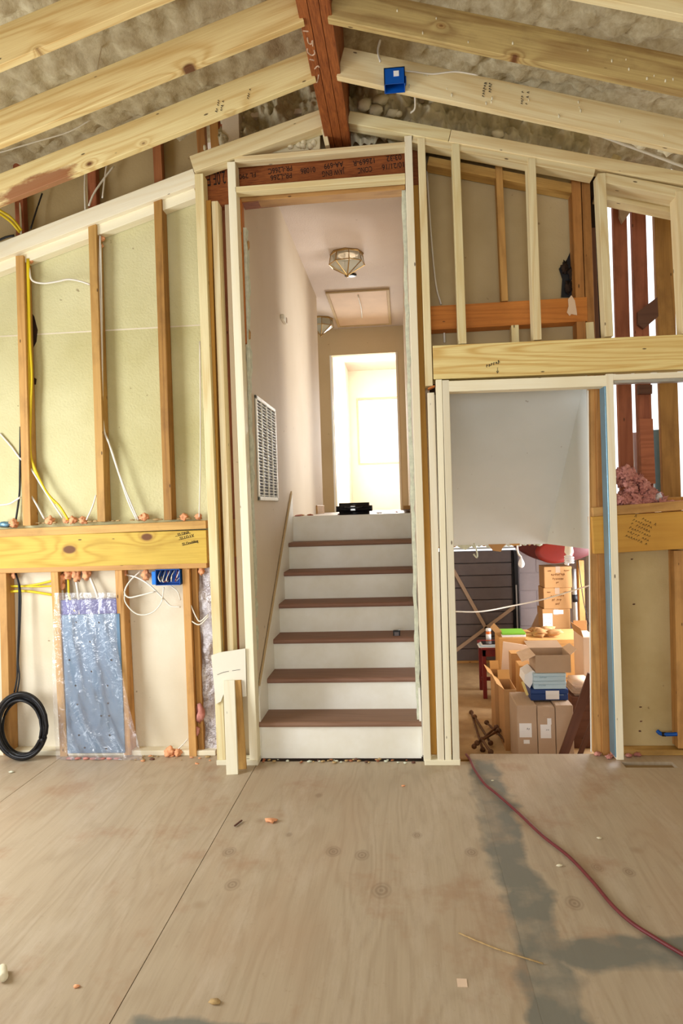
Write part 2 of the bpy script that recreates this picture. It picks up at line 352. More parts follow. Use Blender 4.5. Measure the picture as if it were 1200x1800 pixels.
def scrawl(name, rows, n, c, h, mat, parent, rot=0., wmax=None):
    "unreadable print or handwriting: rows of small up and down strokes"
    X, Z = V3((1, 0, 0)), V3((0, 0, 1)); x = X*math.cos(rot)+Z*math.sin(rot); y = Z*math.cos(rot)-X*math.sin(rot); out = []
    w = wmax or h*.55*n
    for r in range(rows):
        o = c+y*h*1.15*((rows-1)/2-r)
        for i in range(n):
            if random.random() < .12: continue
            u = (i+.5)/n-.5; out.append([o+x*w*(u-.3/n)+y*h*random.uniform(-.35, -.1), o+x*w*u+y*h*random.uniform(.15, .4), o+x*w*(u+.3/n)+y*h*random.uniform(-.35, .2)])
    return strokes(name, out, h*.055, mat, parent)
def strokes(name, lines, r, mat, parent):
    c = sum((p for l in lines for p in l), Vector())/sum(len(l) for l in lines); bm = bmesh.new()
    for l in lines: bm_tube(bm, [p-c for p in (spline(l, 4) if len(l) > 2 else l)], r, 5)
    return from_bm(name, bm, mat, parent, Matrix.Translation(c))
YF, YO, YB = 3.88, 4.02, 4.11
V3 = Vector
# ------------------------------------------------------------------ floor
floor = thing('floor', (0, 0, 0), 'worn plywood subfloor with grey compound smeared along its joints', kind='structure')
def sheet(x0, x1, y0, y1, hole=None):
    g = .0017; xs = [x0+g, x1-g]; ys = [y0+g, y1-g]
    bm = bmesh.new(); c = V3(((x0+x1)/2, (y0+y1)/2, 0))
    if hole:
        xs = [xs[0], hole[0], hole[1], xs[1]]; ys = [ys[0], hole[2], hole[3], ys[1]]
    for i in range(len(xs)-1):
        for j in range(len(ys)-1):
            if hole and i == 1 and j == 1: continue
            bm_box(bm, V3((xs[i], ys[j], -.019))-c, V3((xs[i+1], ys[j+1], 0))-c)
    bmesh.ops.remove_doubles(bm, verts=bm.verts, dist=.0001)
    from_bm('plywood_sheet', bm, 'ply', floor, Matrix.Translation(c))
for x0, x1, cuts in ((-4.54, -3.32, (-3.2, -.8, 1.6, 4.11)), (-3.32, -2.10, (-3.2, -2, .4, 2.9, 4.11)), (-2.10, -.88, (-3.2, -.8, 1.2, 4.11)), (-.88, .34, (-3.2, -1.6, .9, 3.94)), (.34, 1.56, (-3.2, -.4, 1.62, 4.06)), (1.56, 2.9, (-3.2, -.8, 1.6, 4.11))):
    if x0 < -3.4: continue
    for a, b in zip(cuts, cuts[1:]): sheet(x0, x1, a, b, (1.15, 1.42, 3.85, 3.935) if x0 == .34 and b > 4 else None)
box('joint_filler', (.3365, -3, -.018), (.3435, 4.05, -.0005), 'ply', floor, 0)
box('floor_joist_board', (-3.3, -3.2, -.24), (2.9, 3.84, -.021), 'dark', floor)
box('floor_joist_board', (-3.3, 3.84, -.24), (.1, 4.1, -.021), 'dark', floor); box('floor_joist_board', (.1, 3.84, -.24), (1.1, 4.03, -.03), 'old_light', floor)
box('slot_bottom', (1.1, 3.8, -.09), (1.5, 4.0, -.07), 'dark', floor); box('rim_joist', (.1, 4.03, -.24), (2.9, 4.06, -.021), 'old', floor)  # slot bottom: the shade of the recess is put into its dark colour
# ------------------------------------------------------------------ ceiling: ridge beam, rafters, sprayed foam
ceil = thing('ceiling', (0, 0, 0), 'vaulted ceiling of bare pine rafters with sprayed foam between them', kind='structure')
RZ = 3.54; XL, XR = -.377, -.235; SL = .302
def zr(X): return RZ-.012-SL*((XL-X) if X < XL else (X-XR) if X > XR else 0)
for i in range(3):
    w = (XR-XL)/3; board('ridge_beam_ply', V3((XL+w*(i+.5), -3.1, RZ)), V3((XL+w*(i+.5), 4.06, RZ)), w-.002, .44, 'lvl', ceil, V3((0, 0, 1)))
kL = {0: ((-.42, .012, .018), (.35, -.02, .011)), 1: ((.57, -.02, .026),), 2: ((-.15, -.04, .014), (.93, -.05, .013))}
for side in (-1, 1):
    for i in range(15):
        Y = 3.35-.4*i; x0 = XL if side < 0 else XR; x1 = x0+side*2.75; mat = 'pine'
        z0 = zr(x0)+.07; z1 = zr(x1)+.07
        A, B = V3((x0, Y, z0)), V3((x1, Y, z1)); fi = frame(A, B).inverted()
        def K(*q): return tuple(((fi @ at(x, y, Y=Y)).x, (fi @ at(x, y, Y=Y)).z, r) for x, y, r in q)
        if i == 0 and side < 0: sp_ = K((62, 326, 1))[0]; mat = wood('stained_pine_rafter', (236, 220, 164), (198, 156, 84), 6, .65, knots=K((157, 288, .015), (252, 252, .007), (407, 203, .015)), stain=(sp_[0], sp_[1], .24, .05, (140, 74, 44)))
        if i == 1 and side < 0: mat = wood('knotty_pine_rafter', (236, 218, 158), (196, 152, 76), 7, .7, knots=K((331, 119, .024),))
        if i == 2 and side < 0: mat = wood('two_knot_pine_rafter', (236, 218, 158), (196, 152, 76), 7, .7, knots=K((252, 33, .012), (87, 102, .01), (65, 86, .005)))
        if i == 1 and side > 0: mat = wood('dark_streaked_pine_rafter', (212, 190, 126), (150, 114, 64), 7, .75, .25, knots=K((905, 99, .014), (775, 45, .008)))
        board('rafter', A, B, .142, .038, mat, ceil)
def foam_grid(side):
    xs = []; x = 0
    while x < 2.85: xs.append(x); x += .022 if x < 2.2 else .2
    ys = []; y = 4.6
    while y > 1.9: ys.append(y); y -= .022
    while y > -3.3: ys.append(y); y -= .15
    bm = bmesh.new(); rows = []
    for yy in ys:
        r = []
        for q in xs:
            X = (XL-q) if side < 0 else (XR+q); X += (.04 if side < 0 else -.04)
            p = V3((X*7, yy*7, side)); h = abs(noise.fractal(p, .8, 2.1, 5)); d = noise.voronoi(p*1.35)[0]
            ph = ((3.369-yy) % .4)/.4
            z = 3.93-.185*q+.05*h-.05*(1-min(1, d[0]*1.6))-.03*(math.cos(ph*6.283))
            r.append(bm.verts.new((X, yy, z)))
        rows.append(r)
    for A, B in zip(rows, rows[1:]):
        for i in range(len(A)-1): bm.faces.new((A[i], A[i+1], B[i+1], B[i]))
    o = from_bm('spray_foam', bm, 'foam', ceil, smooth=True); o['kind'] = 'stuff'
    q = 2.85*side; x0 = XL if side < 0 else XR
    slab('roof_deck', [V3((x0-side*.1, -3.3, 4.06)), V3((x0+q, -3.3, 3.5)), V3((x0+q, 4.6 if side < 0 else 4.3, 3.5)), V3((x0-side*.1, 4.6, 4.06))], (0, 0, .02), 'red', ceil)
foam_grid(-1); foam_grid(1)
ch = [[(532, 54), (542, 55)], [(540, 66), (542, 75), (547, 77), (549, 71), (550, 81)], [(540, 85), (541, 92), (548, 97), (553, 94), (552, 88)], [(544, 104), (552, 106)], [(553, 121), (558, 116), (561, 118)], [(550, 136), (553, 143), (557, 144), (560, 131)]]
strokes('chalk_writing', [[at(x, y, Z=RZ-.0005) for x, y in l] for l in ch], .0032, 'chalk', ceil)
def stamp(x, y, s, hpx, Y=3.349, rot=math.radians(90-16)): scrawl('grade_stamp', s, 6, at(x, y, Y=Y-.0006), hpx*Y/F, 'ink', ceil, rot)
stamp(386, 187, 2, 7); stamp(438, 163, 1, 7); stamp(856, 158, 2, 8, rot=1.4); stamp(922, 172, 2, 7, rot=1.4)
# ------------------------------------------------------------------ left wall of aged studs and drywall
wl_ = thing('wall_left', (0, 0, 0), 'opened left wall of aged studs over pale yellow drywall', kind='structure')
def P(x, y, Y): return at(x, y, Y=Y)
xl, xr = -3.3, P(372, 700, YB).x
zs = P(150, 583, YB).z; zb = P(150, 960, YB).z
slab('drywall_sheet', [V3((xl, YB, zs)), V3((xr, YB, zs)), V3((xr, YB, 3.5)), V3((-1.135, YB, 3.46)), V3((xl, YB, 2.7))], (0, .013, 0), 'wall_green', wl_); box('drywall_sheet', (xl, YB, zb+.002), (xr, YB+.013, zs), 'wall_green', wl_, .001); box('joint_tape', (xl, YB-.0015, zs-.004), (xr, YB, zs+.004), 'wall_cream', wl_, 0)
box('drywall_sheet', (xl, YB, -.02), (xr, YB+.013, zb), 'wall_cream', wl_)
slab('gable_board', [V3((xl, YB+.02, 2.5)), V3((xr, YB+.02, 2.5)), V3((xr, YB+.02, 3.95)), V3((-1.2, YB+.02, 3.9)), V3((xl, YB+.02, 3.5))], (0, .012, 0), 'wall_brown', wl_)
for a in ((34, 449, 47, 924), (161.5, 394, 178, 917), (276.5, 346, 295, 914)): bpx('stud', *a, 14, YO, .088, 'old_light' if a[0] < 200 else 'old', wl_)
bpx('stud', -92, 500, -84, 935, 14, YO, .088, 'old', wl_)
for a in ((29, 270, 36, 425), (158, 225, 163, 385), (272, 190, 279, 335), (374, 190, 378, 262), (350, 200, 356, 290)): bpx('gable_stud', *a, 15, 4.06, .05, 'red' if a[0] < 300 else 'old', wl_)
bpx('gable_block', 395, 205, 400, 250, 30, 4.07, .04, 'red', wl_)
bpx('top_plate', -60, 463, 343, 309, 27, YO-.02, .088, 'pine_white', wl_)
bpx('top_plate', -60, 489, 343, 336, 22, YO+.02, .066, 'pine_white', wl_)
bpx('cap_plate', -300, 951, 362, 922, 14, YO-.015, .1, 'old_light', wl_)
A = P(-300, 980, YO-.012); B = P(363, 961, YO-.012); m = frame(A, B).inverted(); k1 = m @ P(122, 966, YO-.012); k2 = m @ P(258, 944, YO-.012)
kb = wood('knotty_yellow_beam', (210, 176, 80), (168, 124, 40), 7, .7, .1, knots=((k1.x, k1.z, .034), (k2.x, k2.z, .03)), vary=.01)
bpx('wall_beam', -300, 980, 363, 961, 57, YO-.012, .1, kb, wl_)
bpx('lower_plate', -300, 1011, 363, 994, 9, YO-.012, .1, 'old_light', wl_)
for i, (s, x, y, w) in enumerate((('SS DNA', 322, 938, 22), ('SS LD LV', 328, 944, 26), ('SS Doubling', 334, 954, 30))):
    text('pencil_note', s, P(x, y, YO-.0135), .024, 'ink', wl_, .2, wmax=w*4/F)
    strokes('pencil_note', [[P(x-14, y+5, YO-.013), P(x+13, y-1, YO-.013)]], .0012, 'ink', wl_)
for a in ((4, 1006, 12, 1328), (95, 1003, 112, 1330), (208, 1001, 224, 1328), (326, 998, 339, 1331)): bpx('stud', *a, 13, YO, .088, 'old_light', wl_)
bpx('stud', 341, 998, 354, 1331, 10, 4.05, .06, 'old', wl_)
box('sill_plate', (xl, YO+.01, 0), (P(378, 1325, YO).x, YB, .03), 'pine_white', wl_)
def crinkle(name, quad, nx, ny, amp, mat, parent, freq=9, thick=0):
    c = sum(quad, V3())/4; bm = bmesh.new(); R = []
    for j in range(ny+1):
        row = []
        for i in range(nx+1):
            u, v = i/nx, j/ny; p = (quad[0]*(1-u)+quad[1]*u)*(1-v)+(quad[3]*(1-u)+quad[2]*u)*v
            row.append(bm.verts.new(p-c+V3((0, -amp*noise.fractal(V3((p.x*freq, p.z*freq*.7, 3.3)), .7, 2, 4), 0))))
        R.append(row)
    for A, B in zip(R, R[1:]):
        for i in range(nx): bm.faces.new((A[i], A[i+1], B[i+1], B[i]))
    return from_bm(name, bm, mat, parent, Matrix.Translation(c), True)
for pts in (((54, 548), (60, 556), (66, 580), (64, 600), (58, 612), (53, 604)), ((57, 662), (64, 666), (63, 676), (57, 676)), ((55, 700), (58, 706), (57, 735), (54, 738))): slab('burnt_patch', [P(x, y, YB-.002) for x, y in pts], (0, .0025, 0), 'dark', wl_)
crinkle('foil_insulation', [P(338, 985, 4.075), P(378, 985, 4.075), P(394, 1328, 4.075), P(350, 1328, 4.075)], 14, 60, .03, 'foil', wl_)
for x, y, r in ((262/3, 915, 8), (350/3, 915, 6), (385/3, 914, 7), (437/3, 915, 7), (745/3, 910, 6), (765/3, 908, 7), (970/3, 909, 7), (1045/3, 908, 6), (24, 920, 8), (45, 457, 7), (53, 458, 6), (173, 405, 6), (179, 420, 5), (178, 432, 4), (150, 410, 4)):
    blob('foam_plug', P(x, y, 4.06), r/F*4.06, 'pink', wl_, 3, .6, 1.7, (1, .8, .9))
for x, y, r in ((120, 1008, 9), (135, 1010, 9), (152, 1008, 8), (108, 1018, 8), (109, 1030, 7), (256, 1010, 8), (24, 1010, 5), (354, 1003, 6), (219, 1008, 4)): blob('foam_plug', P(x, y, 4.065), r/F*4.06, 'pink', wl_, 3, .6, 1.7, (.9, .8, 1.3))
for x, y, r in ((298, 1322, 9), (313, 1323, 7), (346, 1345, 4)): blob('foam_plug', P(x, y, 4.03 if y < 1340 else 3.9), r/F*4.03, 'pink', wl_, 3, .6, 1.7)
blob('foam_plug', P(8, 922, 4.06), .03, 'metal_blue', wl_, 2, .4, 2.5, (1.4, .7, .7))
for i in range(26):
    x = random.uniform(5, 350); blob('sawdust_heap', P(x, 919-x*.03, 4.06)+V3((0, 0, -.008)), random.uniform(.006, .014), 'dust', wl_, 1, .5, 3, (2, 1, .6))
for i in range(16):
    x = random.uniform(230, 370); blob('sawdust_heap', at(x, random.uniform(1328, 1338), Z=.005), random.uniform(.004, .012), 'dust' if i % 3 else 'pink', wl_, 1, .5, 3, (1.6, 1, .5))
blob('fibre_tuft', P(352, 1255, 4.04), .03, 'fibre', wl_, 2, .7, 3, (.8, .5, 1.6)); blob('fibre_tuft', P(347, 1285, 4.04), .02, 'fibre', wl_, 2, .7, 3, (.6, .5, 1.2))
# ------------------------------------------------------------------ framing around the stair doorway
wc = thing('wall_center', (0, 0, 0), 'new pine door framing with laminated header around the stair opening', kind='structure')
bpx('door_post', 349, 305, 389, 1336, 15, YF, .089, 'pine', wc)
bpx('door_stud', 364, 352, 394, 1336, 12, 3.925, .09, 'amber', wc); bpx('door_stud', 377, 353, 412, 1336, 11, 3.91, .09, 'pine', wc)
bpx('old_stud', 394, 352, 427, 1336, 18, 4.06, .06, 'red', wc)
bpx('block', 385, 947, 425, 945, 66, 4.045, .05, 'amber', wc)
bpx('jamb_stud', 406, 284, 446, 1341, 14, YF, .089, 'pine_white', wc)
bpx('inner_jamb', 420, 350, 429, 604, 8, 3.972, .06, 'orange', wc)
hd = bpx('header', 352, 328, 735, 288, 72, 3.985, .1, 'lvl', wc)
bpx('header_plate', 412, 280, 712, 253.5, 9.5, YF, .07, 'pine', wc); bpx('header_plate', 413, 333, 712, 309, 10, YF, .07, 'pine', wc)
bpx('header_plate', 415, 351, 712, 328, 8, 3.975, .1, 'old_light', wc)
bpx('sloped_plate', 337, 288, 566, 206, 29, YF-.012, .089, 'pine', wc)
bpx('ridge_block', 566, 215, 575, 255, 8, 3.9, .09, 'pine', wc)
for s, x, y, h, w in (('2.0E ES', 377, 313, 24, 40), ('FL 2900', 432, 309, 9, 36), ('PR-L266C', 492, 298, 10, 43), ('PR-L266', 494, 310, 10, 38), ('01086', 541, 299, 10, 26), ('AA-699', 586, 290, 10, 34), ('JAW ENG', 585, 303, 10, 40), ('12669-R', 640, 284, 10, 38), ('CONC', 641, 298, 10, 25), ('03:32', 692, 277, 10, 26), ('10/21/16', 691, 291, 10, 38)):
    text('stamped_text', s, P(x, y, 3.9838), h*1.35*3.98/F, 'ink', hd, math.pi+.07, wmax=w*3.98/F)
bpx('jamb_stud', 717, 238, 751, 1338, 13, YF, .089, 'pine_white', wc); bpx('inner_stud', 729, 325, 763, 1338, 12, 3.985, .09, 'amber', wc)
bpx('inner_block', 727, 240, 730, 323, 13, 3.99, .08, 'darkplank', wc)
bpx('trim_stud', 740, 242, 754, 678, 13, YF, .089, 'pine', wc); bpx('trim_stud', 757, 690, 775, 1338, 12, YF, .089, 'pine_white', wc)
bpx('cross_shim', 752, 683, 764, 678, 3, YF+.01, .05, 'orange', wc)
box('bottom_plate', (P(380, 1338, 3.87).x, 3.872, 0), (P(453, 1340, 3.87).x, 3.965, .03), 'pine_white', wc); box('bottom_plate', (P(746, 1340, 3.87).x, 3.875, 0), (P(809, 1340, 3.87).x, 3.965, .03), 'pine_white', wc)
def ragged(name, x0, y0, x1, y1, w, Y, d, mat, parent, n=60, j=3.):
    L = []; R = []
    for i in range(n+1):
        t = i/n; x = x0+(x1-x0)*t; y = y0+(y1-y0)*t; L.append(P(x-w/2+random.uniform(-j, j)*.4, y, Y)); R.append(P(x+w/2+random.uniform(-j, j)*.6, y, Y))
    c = (L[0]+R[-1])/2; bm = bmesh.new(); f = [[bm.verts.new(p-c) for p in q] for q in (L, R)]; b = [[bm.verts.new(p-c+V3((0, d, 0))) for p in q] for q in (L, R)]
    for i in range(n):
        bm.faces.new((f[0][i], f[0][i+1], f[1][i+1], f[1][i])); bm.faces.new((f[0][i], b[0][i], b[0][i+1], f[0][i+1])); bm.faces.new((f[1][i], f[1][i+1], b[1][i+1], b[1][i]))
    return from_bm(name, bm, mat, parent, Matrix.Translation(c))
ragged('torn_drywall_edge', 709, 330, 738, 1325, 7, 3.99, .08, 'gyp_edge', wc)
ragged('torn_drywall_edge', 430, 400, 452, 1330, 5, 3.99, .06, 'gyp_edge', wc, 60, 3.5)
for x, y in ((434, 440), (438, 590), (436, 430)): blob('torn_paper', P(x, y, 4.02), .018, 'card', wc, 1, .6, 2, (.5, .6, 1.8))
# white foam in the gable corner beside the ridge
slab('foam_sheet', [P(440, 272, 3.96), P(562, 262, 3.96), P(562, 215, 3.96), P(500, 238, 3.96)], (0, .03, 0), 'foamw', wc)
for i in range(16): blob('foam_lump', P(random.uniform(470, 558), random.uniform(240, 258), 3.955), .018, 'foamw', wc, 2, .5, 3)
box('gable_board', (-1.0, 4.14, 3.45), (1.12, 4.15, 4.1), 'wall_brown', wc)
# ------------------------------------------------------------------ right wall: beam, studs, opening
wr = thing('wall_right', (0, 0, 0), 'new and old studs, beams and the low opening to the storage room', kind='structure')
br = wood('cathedral_grain_beam', (242, 226, 158), (204, 158, 72), 9, .85, vary=.02)
bpx('wall_beam', 761, 637, 1230, 617, 60, YF, .076, br, wr)
scrawl('pencil_note', 1, 6, P(866, 640, YF-.001), .03, 'ink', wr, .25, wmax=.08); strokes('pencil_note', [[P(874, 646, YF-.001), P(874, 655, YF-.001)], [P(872, 652, YF-.001), P(874, 656, YF-.001), P(876, 652, YF-.001)]], .001, 'ink', wr)
bpx('opening_header', 788, 679, 1066, 669, 19, YF, .089, 'pine_white', wr)
bpx('opening_jamb', 771, 667, 788, 1338, 11, YF, .089, 'pine_white', wr); bpx('opening_jamb', 783, 668, 802, 1338, 12, YF, .089, 'pine_white', wr)
st = bpx('steel_lined_stud', 1071, 657, 1090, 1336, 13, YF, .06, 'pine_white', wr)
bpx('steel_channel', 1064, 672, 1083, 1332, 4, YF+.004, .1, 'metal_blue', wr); bpx('steel_channel', 1078, 669, 1230, 664, 10, YF+.02, .05, 'steel', wr)
bpx('opening_plate', 1077, 663, 1230, 657, 10, YF, .05, 'pine_white', wr)
for a in ((800.5, 252, 813, 604), (934, 278, 945, 597), (1057, 304, 1071, 591), (1194, 335, 1207, 586)): bpx('cripple_stud', *a, 14, YF, .089, 'pine', wr)
bpx('top_plate', 612, 205, 790, 238, 22, YF-.004, .089, 'pine', wr); bpx('top_plate', 791, 238, 1230, 318, 22, YF-.004, .089, 'pine', wr)
bpx('top_plate', 725, 243, 1045, 303, 14, YF+.004, .085, 'pine', wr); bpx('top_plate', 1062, 312, 1230, 345, 18, YF+.004, .12, 'pine', wr)
bpx('old_top_plate', 752, 282, 1012, 332, 16, YO, .09, 'old_light', wr); bpx('old_top_plate', 1050, 338, 1230, 375, 18, YO+.02, .09, 'pine', wr)
bpx('old_stud', 876.5, 289, 887, 529, 12, YO-.008, .06, 'old_light', wr)
bpx('old_stud', 1012, 314, 1022, 600, 16, YO-.006, .09, 'old', wr); bpx('old_stud', 1029, 314, 1039, 600, 15, YO-.003, .09, 'old', wr); bpx('old_stud', 1042, 400, 1050, 600, 8, YO+.06, .05, 'darkplank', wr)
bpx('orange_beam', 756, 559, 1032, 543, 42, YO-.01, .1, 'orange', wr)
bpx('short_block', 905, 571, 906, 602, 13, YO-.01, .06, 'pine', wr); bpx('short_block', 1036, 566, 1038, 600, 14, YO-.012, .06, 'pine', wr)
for a in ((760, 120), ): pass
box('backing_board', (P(735, 500, 4.12).x, 4.12, 2.16), (P(1022, 450, 4.12).x, 4.132, 3.5), 'wall_brown', wr)
box('lower_backing', (.15, 4.134, 2.1), (P(1060, 450, 4.14).x, 4.144, 3.42), 'dark', wr)
slab('torn_tar_paper', [P(1010, 392, 4.1), P(1003, 440, 4.1), P(996, 456, 4.1), P(982, 472, 4.1), P(988, 490, 4.1), P(986, 522, 4.1), P(1014, 522, 4.1)], (0, .006, 0), 'black', wr)
for x, y, r in ((992, 470, .02), (1004, 480, .02), (999, 505, .02), ): blob('torn_fibre', P(x, y, 4.0 if y > 522 else 4.085), r, 'dark', wr, 3, .9, 4, (.9, .4, 1.5))
slab('torn_sheet', [P(x, y, YO-.016) for x, y in ((998, 526), (1004, 519), (1010, 528), (1013, 545), (1014, 554), (1004, 552), (1001, 555), (996, 549), (999, 538))], (0, .004, 0), 'card_p', wr)
bpx('opening_post', 1042, 655, 1050, 1324, 13, 4.06, .05, 'old_light', wr); bpx('opening_post', 1053, 655, 1066, 1328, 14, 4.03, .08, 'old', wr)
bpx('drywall_edge', 1033.5, 686, 1039, 1322, 1.6, 4.055, .012, 'white', wr)
bpx('sill_cap', 1042, 900, 1230, 886, 16, YO-.005, .1, 'old_light', wr); bpx('sill_beam', 1042, 941, 1230, 930, 66, YO, .09, 'amber', wr)
scrawl('marker_note', 6, 9, P(1126, 932, YO-.0008), .021, 'ink', wr, -.45, wmax=.13)
box('backing_sheet', (P(1085, 1100, YB).x, YB, -.02), (2.9, YB+.013, P(1120, 930, YB).z), 'board_tan', wr)
bpx('old_stud', 1193, 968, 1200, 1316, 17, YO, .088, 'old_light', wr)
box('sill_plate', (P(1085, 1315, YO).x, YO+.01, 0), (2.9, YB, .03), 'old_light', wr)
# slatted gable of the shed beyond the right bay
for a, w, mt in (((1085, 225, 1104, 905), 24, 'red'), ((1118, 230, 1138, 905), 25, 'red'), ((1161, 240, 1182, 905), 32, 'old'), ((1215, 240, 1234, 905), 30, 'red'), ((1054, 236, 1058, 600), 17, 'red')): bpx('outer_stud', *a, w, 4.6, .04, mt, wr)
slab('diagonal_brace', [P(1121, 548, 4.57), P(1155, 522, 4.57), P(1157, 556, 4.57), P(1131, 578, 4.57), P(1121, 570, 4.57)], (0, .03, 0), 'darkplank', wr)
slab('diagonal_brace', [P(1090, 330, 4.57), P(1108, 330, 4.57), P(1108, 372, 4.57), P(1094, 392, 4.57), P(1089, 380, 4.57)], (0, .03, 0), 'card_g', wr)
slab('short_block', [P(1124, 736, 4.56), P(1147, 736, 4.56), P(1152, 850, 4.56), P(1128, 850, 4.56)], (0, .04, 0), 'red', wr); slab('short_block', [P(1123, 676, 4.56), P(1146, 676, 4.56), P(1146, 692, 4.56), P(1123, 692, 4.56)], (0, .04, 0), 'darkplank', wr)
bpx('outer_panel', 1156, 755, 1162, 880, 18, 4.72, .03, 'metal_blue', wr); bpx('outer_panel', 1117, 760, 1121, 840, 10, 4.72, .03, 'block', wr)
bpx('roof_strut', 1078, 290, 1098, 244, 16, 4.5, .04, 'pine', wr)
# pink insulation left on the sill
ins = thing('insulation_heap', P(1125, 886, 4.08), 'heap of torn pink fibreglass insulation on the sill beam', 'insulation')
for i in range(70):
    t = random.random(); x = 1088+t*75; top = 828 if x < 1110 else 828+(x-1110)*1.0; y = random.uniform(top, 886)
    blob('insulation_clump', P(x, y, random.uniform(4.06, 4.13)), random.uniform(.016, .03), 'fibre', ins, 3, 1.1, 3.6)
roll = blob('foil_ball', P(1156, 874, 4.06), .026, 'foil', None, 2, .25, 4); tag(roll, 'crumpled silver foil ball beside the pink insulation', 'foil ball')
for i in range(10): blob('insulation_scrap', P(random.uniform(1165, 1200), 881, 4.07), .01, 'fibre', ins, 1, .6, 3, (1.8, 1, .6))
# ------------------------------------------------------------------ staircase
stc = thing('staircase', (-.4, 3.94, 0), 'enclosed straight staircase with brown treads and white risers', 'staircase')
XA, XB = -.872, .058; Z1, DR, DT, Y1 = .222, .195, .236, 3.945
zt = lambda i: Z1+DR*(i-1); yn = lambda i: Y1+DT*(i-1)
for i in range(1, 8):
    zb_ = .007 if i == 1 else zt(i-1); yy = yn(i)+.022
    if i == 7: yy = yn(7)+.01
    box('riser', (XA, yy, zb_), (XB, yy+.02, zt(i)-(.03 if i < 7 else 0)), 'riser', stc, .001)
    if i < 7:
        bm = bmesh.new(); Lx = (XB-XA)/2+ (.006 if i == 1 else 0)
        pr = [(DT+.03, 0), (DT+.03, -.03), (.012, -.03), (.003, -.025), (0, -.015), (.003, -.005), (.012, 0)]
        a = [bm.verts.new((-Lx, y, z)) for y, z in pr]; b = [bm.verts.new((Lx, y, z)) for y, z in pr]
        bm.faces.new(a); bm.faces.new(b[::-1])
        for k in range(len(pr)): bm.faces.new((a[k], b[k], b[(k+1) % len(pr)], a[(k+1) % len(pr)]))
        from_bm('tread', bm, 'tread', stc, Matrix.Translation(V3(((XA+XB)/2, yn(i), zt(i)))))
def skirt(x):
    pts = [V3((x, 3.96, .02)), V3((x, 3.96, .36)), V3((x, 4.0, .42)), V3((x, 5.40, zt(7)+.18)), V3((x, 5.40, zt(7)-.2)), V3((x, 4.2, .02))]
    return slab('skirt_board', pts, (.012, 0, 0), 'white', stc)
skirt(XA-.004); skirt(XB-.006)
slab('skirt_cap', [V3((XA-.006, 4.0, .40)), V3((XA-.006, 4.0, .43)), V3((XA-.006, 5.40, zt(7)+.20)), V3((XA-.006, 5.40, zt(7)+.17))], (.011, 0, 0), 'hall_far', stc)
for i in range(40): blob('debris_crumb', V3((random.uniform(-.86, .06), random.uniform(3.9, 3.955), .006)), random.uniform(.004, .011), random.choice(['dust', 'gyp_edge', 'red', 'darkplank']), stc, 1, .5, 3, (1.4, 1, .7))
# ------------------------------------------------------------------ hall above the stairs
ZC = 3.785; ZU = zt(7); XH = -.882
hl = thing('wall_hall_left', (0, 0, 0), 'beige painted wall along the left of the stair hall', kind='structure')
box('wall_panel', (XH-.1, 3.99, -.02), (XH, 7.62, ZC), 'hall', hl, .001)
box('base_block', (XH-.1, 7.0, ZU), (XH+.012, 7.63, ZU+.09), 'old_light', hl)
hr = thing('wall_hall_right', (0, 0, 0), 'right wall of the stair hall with a bright side opening', kind='structure')
X2 = .072
for a, b in (((X2, 4.06, -.4), (X2+.1, 5.75, ZC)), ((X2, 6.55, 1.0), (X2+.1, 9.05, ZC)), ((X2, 5.75, -.4), (X2+.1, 6.55, ZU)), ((X2, 5.75, 3.45), (X2+.1, 6.55, ZC)), ((X2, 6.55, -.4), (X2+.1, 8.1, 1.0))): box('wall_panel', a, b, 'hall', hr, .001)
hc = box('ceiling_hall', (-3, 4.08, ZC), (1.2, 12, ZC+.03), 'hall_ceiling'); tag(hc, 'textured pale hall ceiling above the stairs', kind='structure')
hf = thing('wall_hall_far', (0, 0, 0), 'tan wall with a doorway at the end of the hall', kind='structure')
dl, dr, dz = P(585, 760, 9.05).x, P(701, 760, 9.05).x, P(640, 622, 9.05).z
box('wall_panel', (-3, 9.05, ZU), (dl, 9.16, ZC), 'hall_far', hf, .001); box('wall_panel', (dr, 9.05, ZU), (1.2, 9.16, ZC), 'hall_far', hf, .001); box('wall_panel', (dl, 9.05, dz), (dr, 9.16, ZC), 'hall_far', hf, .001)
for x in (dl, dr): ragged_x = box('torn_edge', (x-.012, 9.04, ZU), (x+.012, 9.055, dz), 'white' if x == dl else 'hall', hf, .001)
box('wall_panel', (-3, 7.62, ZU), (-2.98, 9.05, ZC), 'hall', hf, .001)
fu = box('floor_upper', (-3, yn(7)+.012, ZU-.04), (1.2, 12, ZU), 'ply'); tag(fu, 'upper hall floor at the head of the stairs', kind='structure')
fr = thing('wall_far_room', (0, 0, 0), 'sunlit pale walls of the room beyond the hall doorway', kind='structure')
wxl, wzt, wzb = P(631, 760, 11.9).x, P(660, 702, 11.9).z, P(660, 813, 11.9).z; wxr = .75
for a, b in (((-.87, 11.9, ZU), (wxl, 12, ZC)), ((wxr, 11.9, ZU), (1.2, 12, ZC)), ((wxl, 11.9, ZU), (wxr, 12, wzb)), ((wxl, 11.9, wzt), (wxr, 12, ZC)), ((-.97, 9.16, ZU), (-.87, 12, ZC)), ((1.2, 9.1, ZU), (1.3, 12, ZC))): box('wall_panel', a, b, 'white', fr, .001)
fw = thing('window_1', (wxl, 11.9, wzb), 'bright bare window in the far room', kind='structure')
for a, b in (((wxl-.03, 11.885, wzb-.03), (wxl, 11.93, wzt+.03)), ((wxl, 11.885, wzt), (wxr, 11.93, wzt+.03)), ((wxl, 11.885, wzb-.03), (wxr, 11.93, wzb))): box('window_frame', a, b, 'card_p', fw)
box('window_pane', (wxl, 11.94, wzb), (wxr, 11.945, wzt), 'pane', fw, 0)
